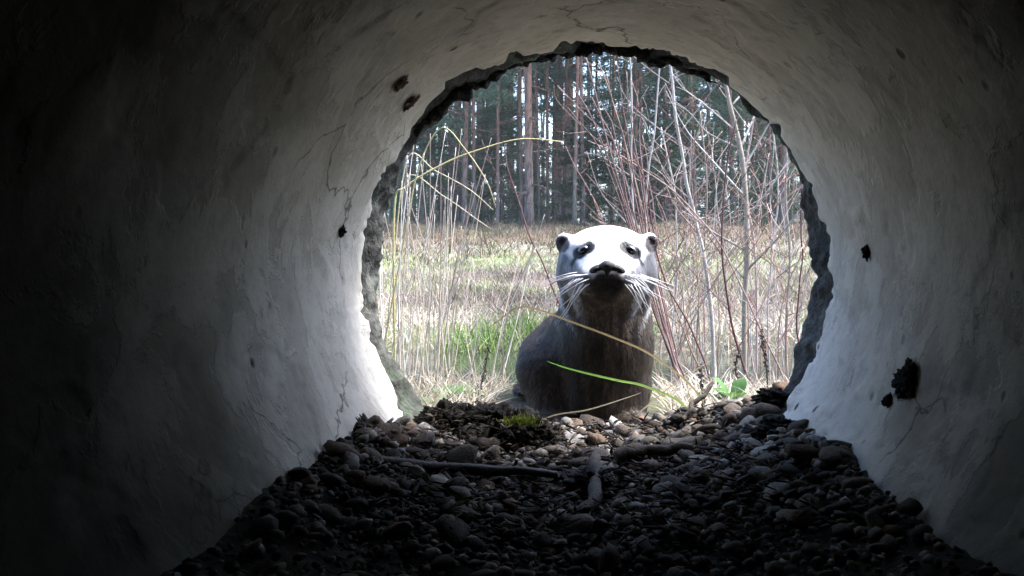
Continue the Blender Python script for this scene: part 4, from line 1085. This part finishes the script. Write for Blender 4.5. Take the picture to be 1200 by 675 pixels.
sapling('sapling', [(700, 480), (655, 350), (625, 285), (606, 230), (594, 195), (588, 165)], 1.75, 4, 2, REDB, 'single dark red shoot slanting up left of the otter head', 2, seed=9, twl=.1)
sapling('sapling', [(835, 470), (825, 420), (790, 350), (770, 300), (763, 240), (745, 180)], 1.7, 4, 2, REDB, 'dark stem passing right beside the otter ear', 4, seed=10)
sapling('sapling', [(905, 470), (900, 380), (905, 300), (912, 220), (905, 150)], 2.6, 4, 3, PALE, 'thin pale stem between knobbly sapling and right rim', 6, seed=12)
sapling('sapling', [(815, 470), (818, 380), (826, 290), (828, 210), (822, 130)], 2.7, 4, 2.5, TAN, 'tan shoot between the pale sapling and dark red sapling', 6, seed=13)
sapling('sapling', [(785, 470), (788, 390), (793, 300), (790, 230), (775, 150)], 2.8, 4, 2.5, PALE, 'pale shoot behind the leaning sapling with many side twigs', 7, seed=14)
sapling('sapling', [(858, 480), (820, 430), (780, 330), (750, 230), (720, 130), (700, 70)], 2.0, 3.5, 2, TAN, 'tan shoot arching far left across the pines', 4, seed=15)
sapling('sapling', [(930, 480), (900, 400), (850, 300), (800, 235), (740, 190), (690, 165)], 1.9, 3.5, 1.8, (.34, .24, .2), 'long thin shoot sloping from right rim up to the left', 4, seed=16)
sapling('sapling', [(780, 480), (800, 400), (850, 310), (900, 250), (945, 215)], 2.0, 3.2, 1.8, TAN, 'long thin shoot sloping up to right rim', 4, seed=17)
G3 = 'bundle of red shoots fanning up behind the otter'
for q in range(9):
    tx = 662+q*10.5+rng.normal(0, 3); ty = rng.uniform(60, 140)
    sapling('red_shoot', [(812-rng.uniform(0, 12), 488), (776+q*1.4, 395), (734+q*3.2, 262), (700+q*6.2, 170), (tx, ty)], 1.72+rng.uniform(-.06, .1), 4.2, 2.0, np.array([.18, .11, .10])*rng.uniform(.5, 1.5), 'purple red shoot in the bundle fanning up behind the otter', 1 if q % 3 == 0 else 0, 'shoot', G3, seed=30+q, twl=.12)
G4 = 'fine bare shoots in the thicket at right'
for q in range(40):
    bx_ = rng.uniform(770, 940); Y_ = rng.uniform(1.9, 3.4)
    tx = bx_+rng.normal(-5, 35); ty = rng.uniform(150, 330)
    sapling('bare_shoot', [(bx_, 465), ((bx_*2+tx)/3+rng.normal(0, 8), 465-(465-ty)*.4), ((bx_+tx*2)/3+rng.normal(0, 8), 465-(465-ty)*.75), (tx, ty)], Y_, 2.4, 1.2, np.array([PALE, TAN, (.36, .2, .17), (.55, .48, .42)][int(rng.integers(4))])*rng.uniform(.8, 1.15), 'fine bare shoot in the tangled thicket at the right of the otter', 3 if q % 2 else 2, 'shoot', G4, seed=50+q, twl=.14)

# ------------------------------------------------------------------ thin haze, added to lighten the far wood
hz = bpy.data.materials.new('paling_haze'); hz.use_nodes = True; hn_ = hz.node_tree
hn_.nodes.remove(hn_.nodes['Principled BSDF'])
pvn = hn_.nodes.new('ShaderNodeVolumePrincipled'); pvn.inputs['Density'].default_value = 0.0012; pvn.inputs['Color'].default_value = (.90, .94, 1.0, 1); pvn.inputs['Anisotropy'].default_value = 0.2
hn_.links.new(pvn.outputs[0], hn_.nodes['Material Output'].inputs['Volume'])
hx, hy0, hy1, hz0, hz1 = 700, -450, 760, -6, 40
hv = [(x, y, z) for z in (hz0, hz1) for y in (hy0, hy1) for x in (-hx, hx)]
tag(obj('haze', mesh_np('haze', hv, np.array([[0, 2, 3, 1], [4, 5, 7, 6], [0, 1, 5, 4], [2, 6, 7, 3], [0, 4, 6, 2], [1, 3, 7, 5]]), hz, False)), 'thin added haze that lightens the wood beyond the pipe', 'haze', kind='stuff')
cy.volume_bounces = 0
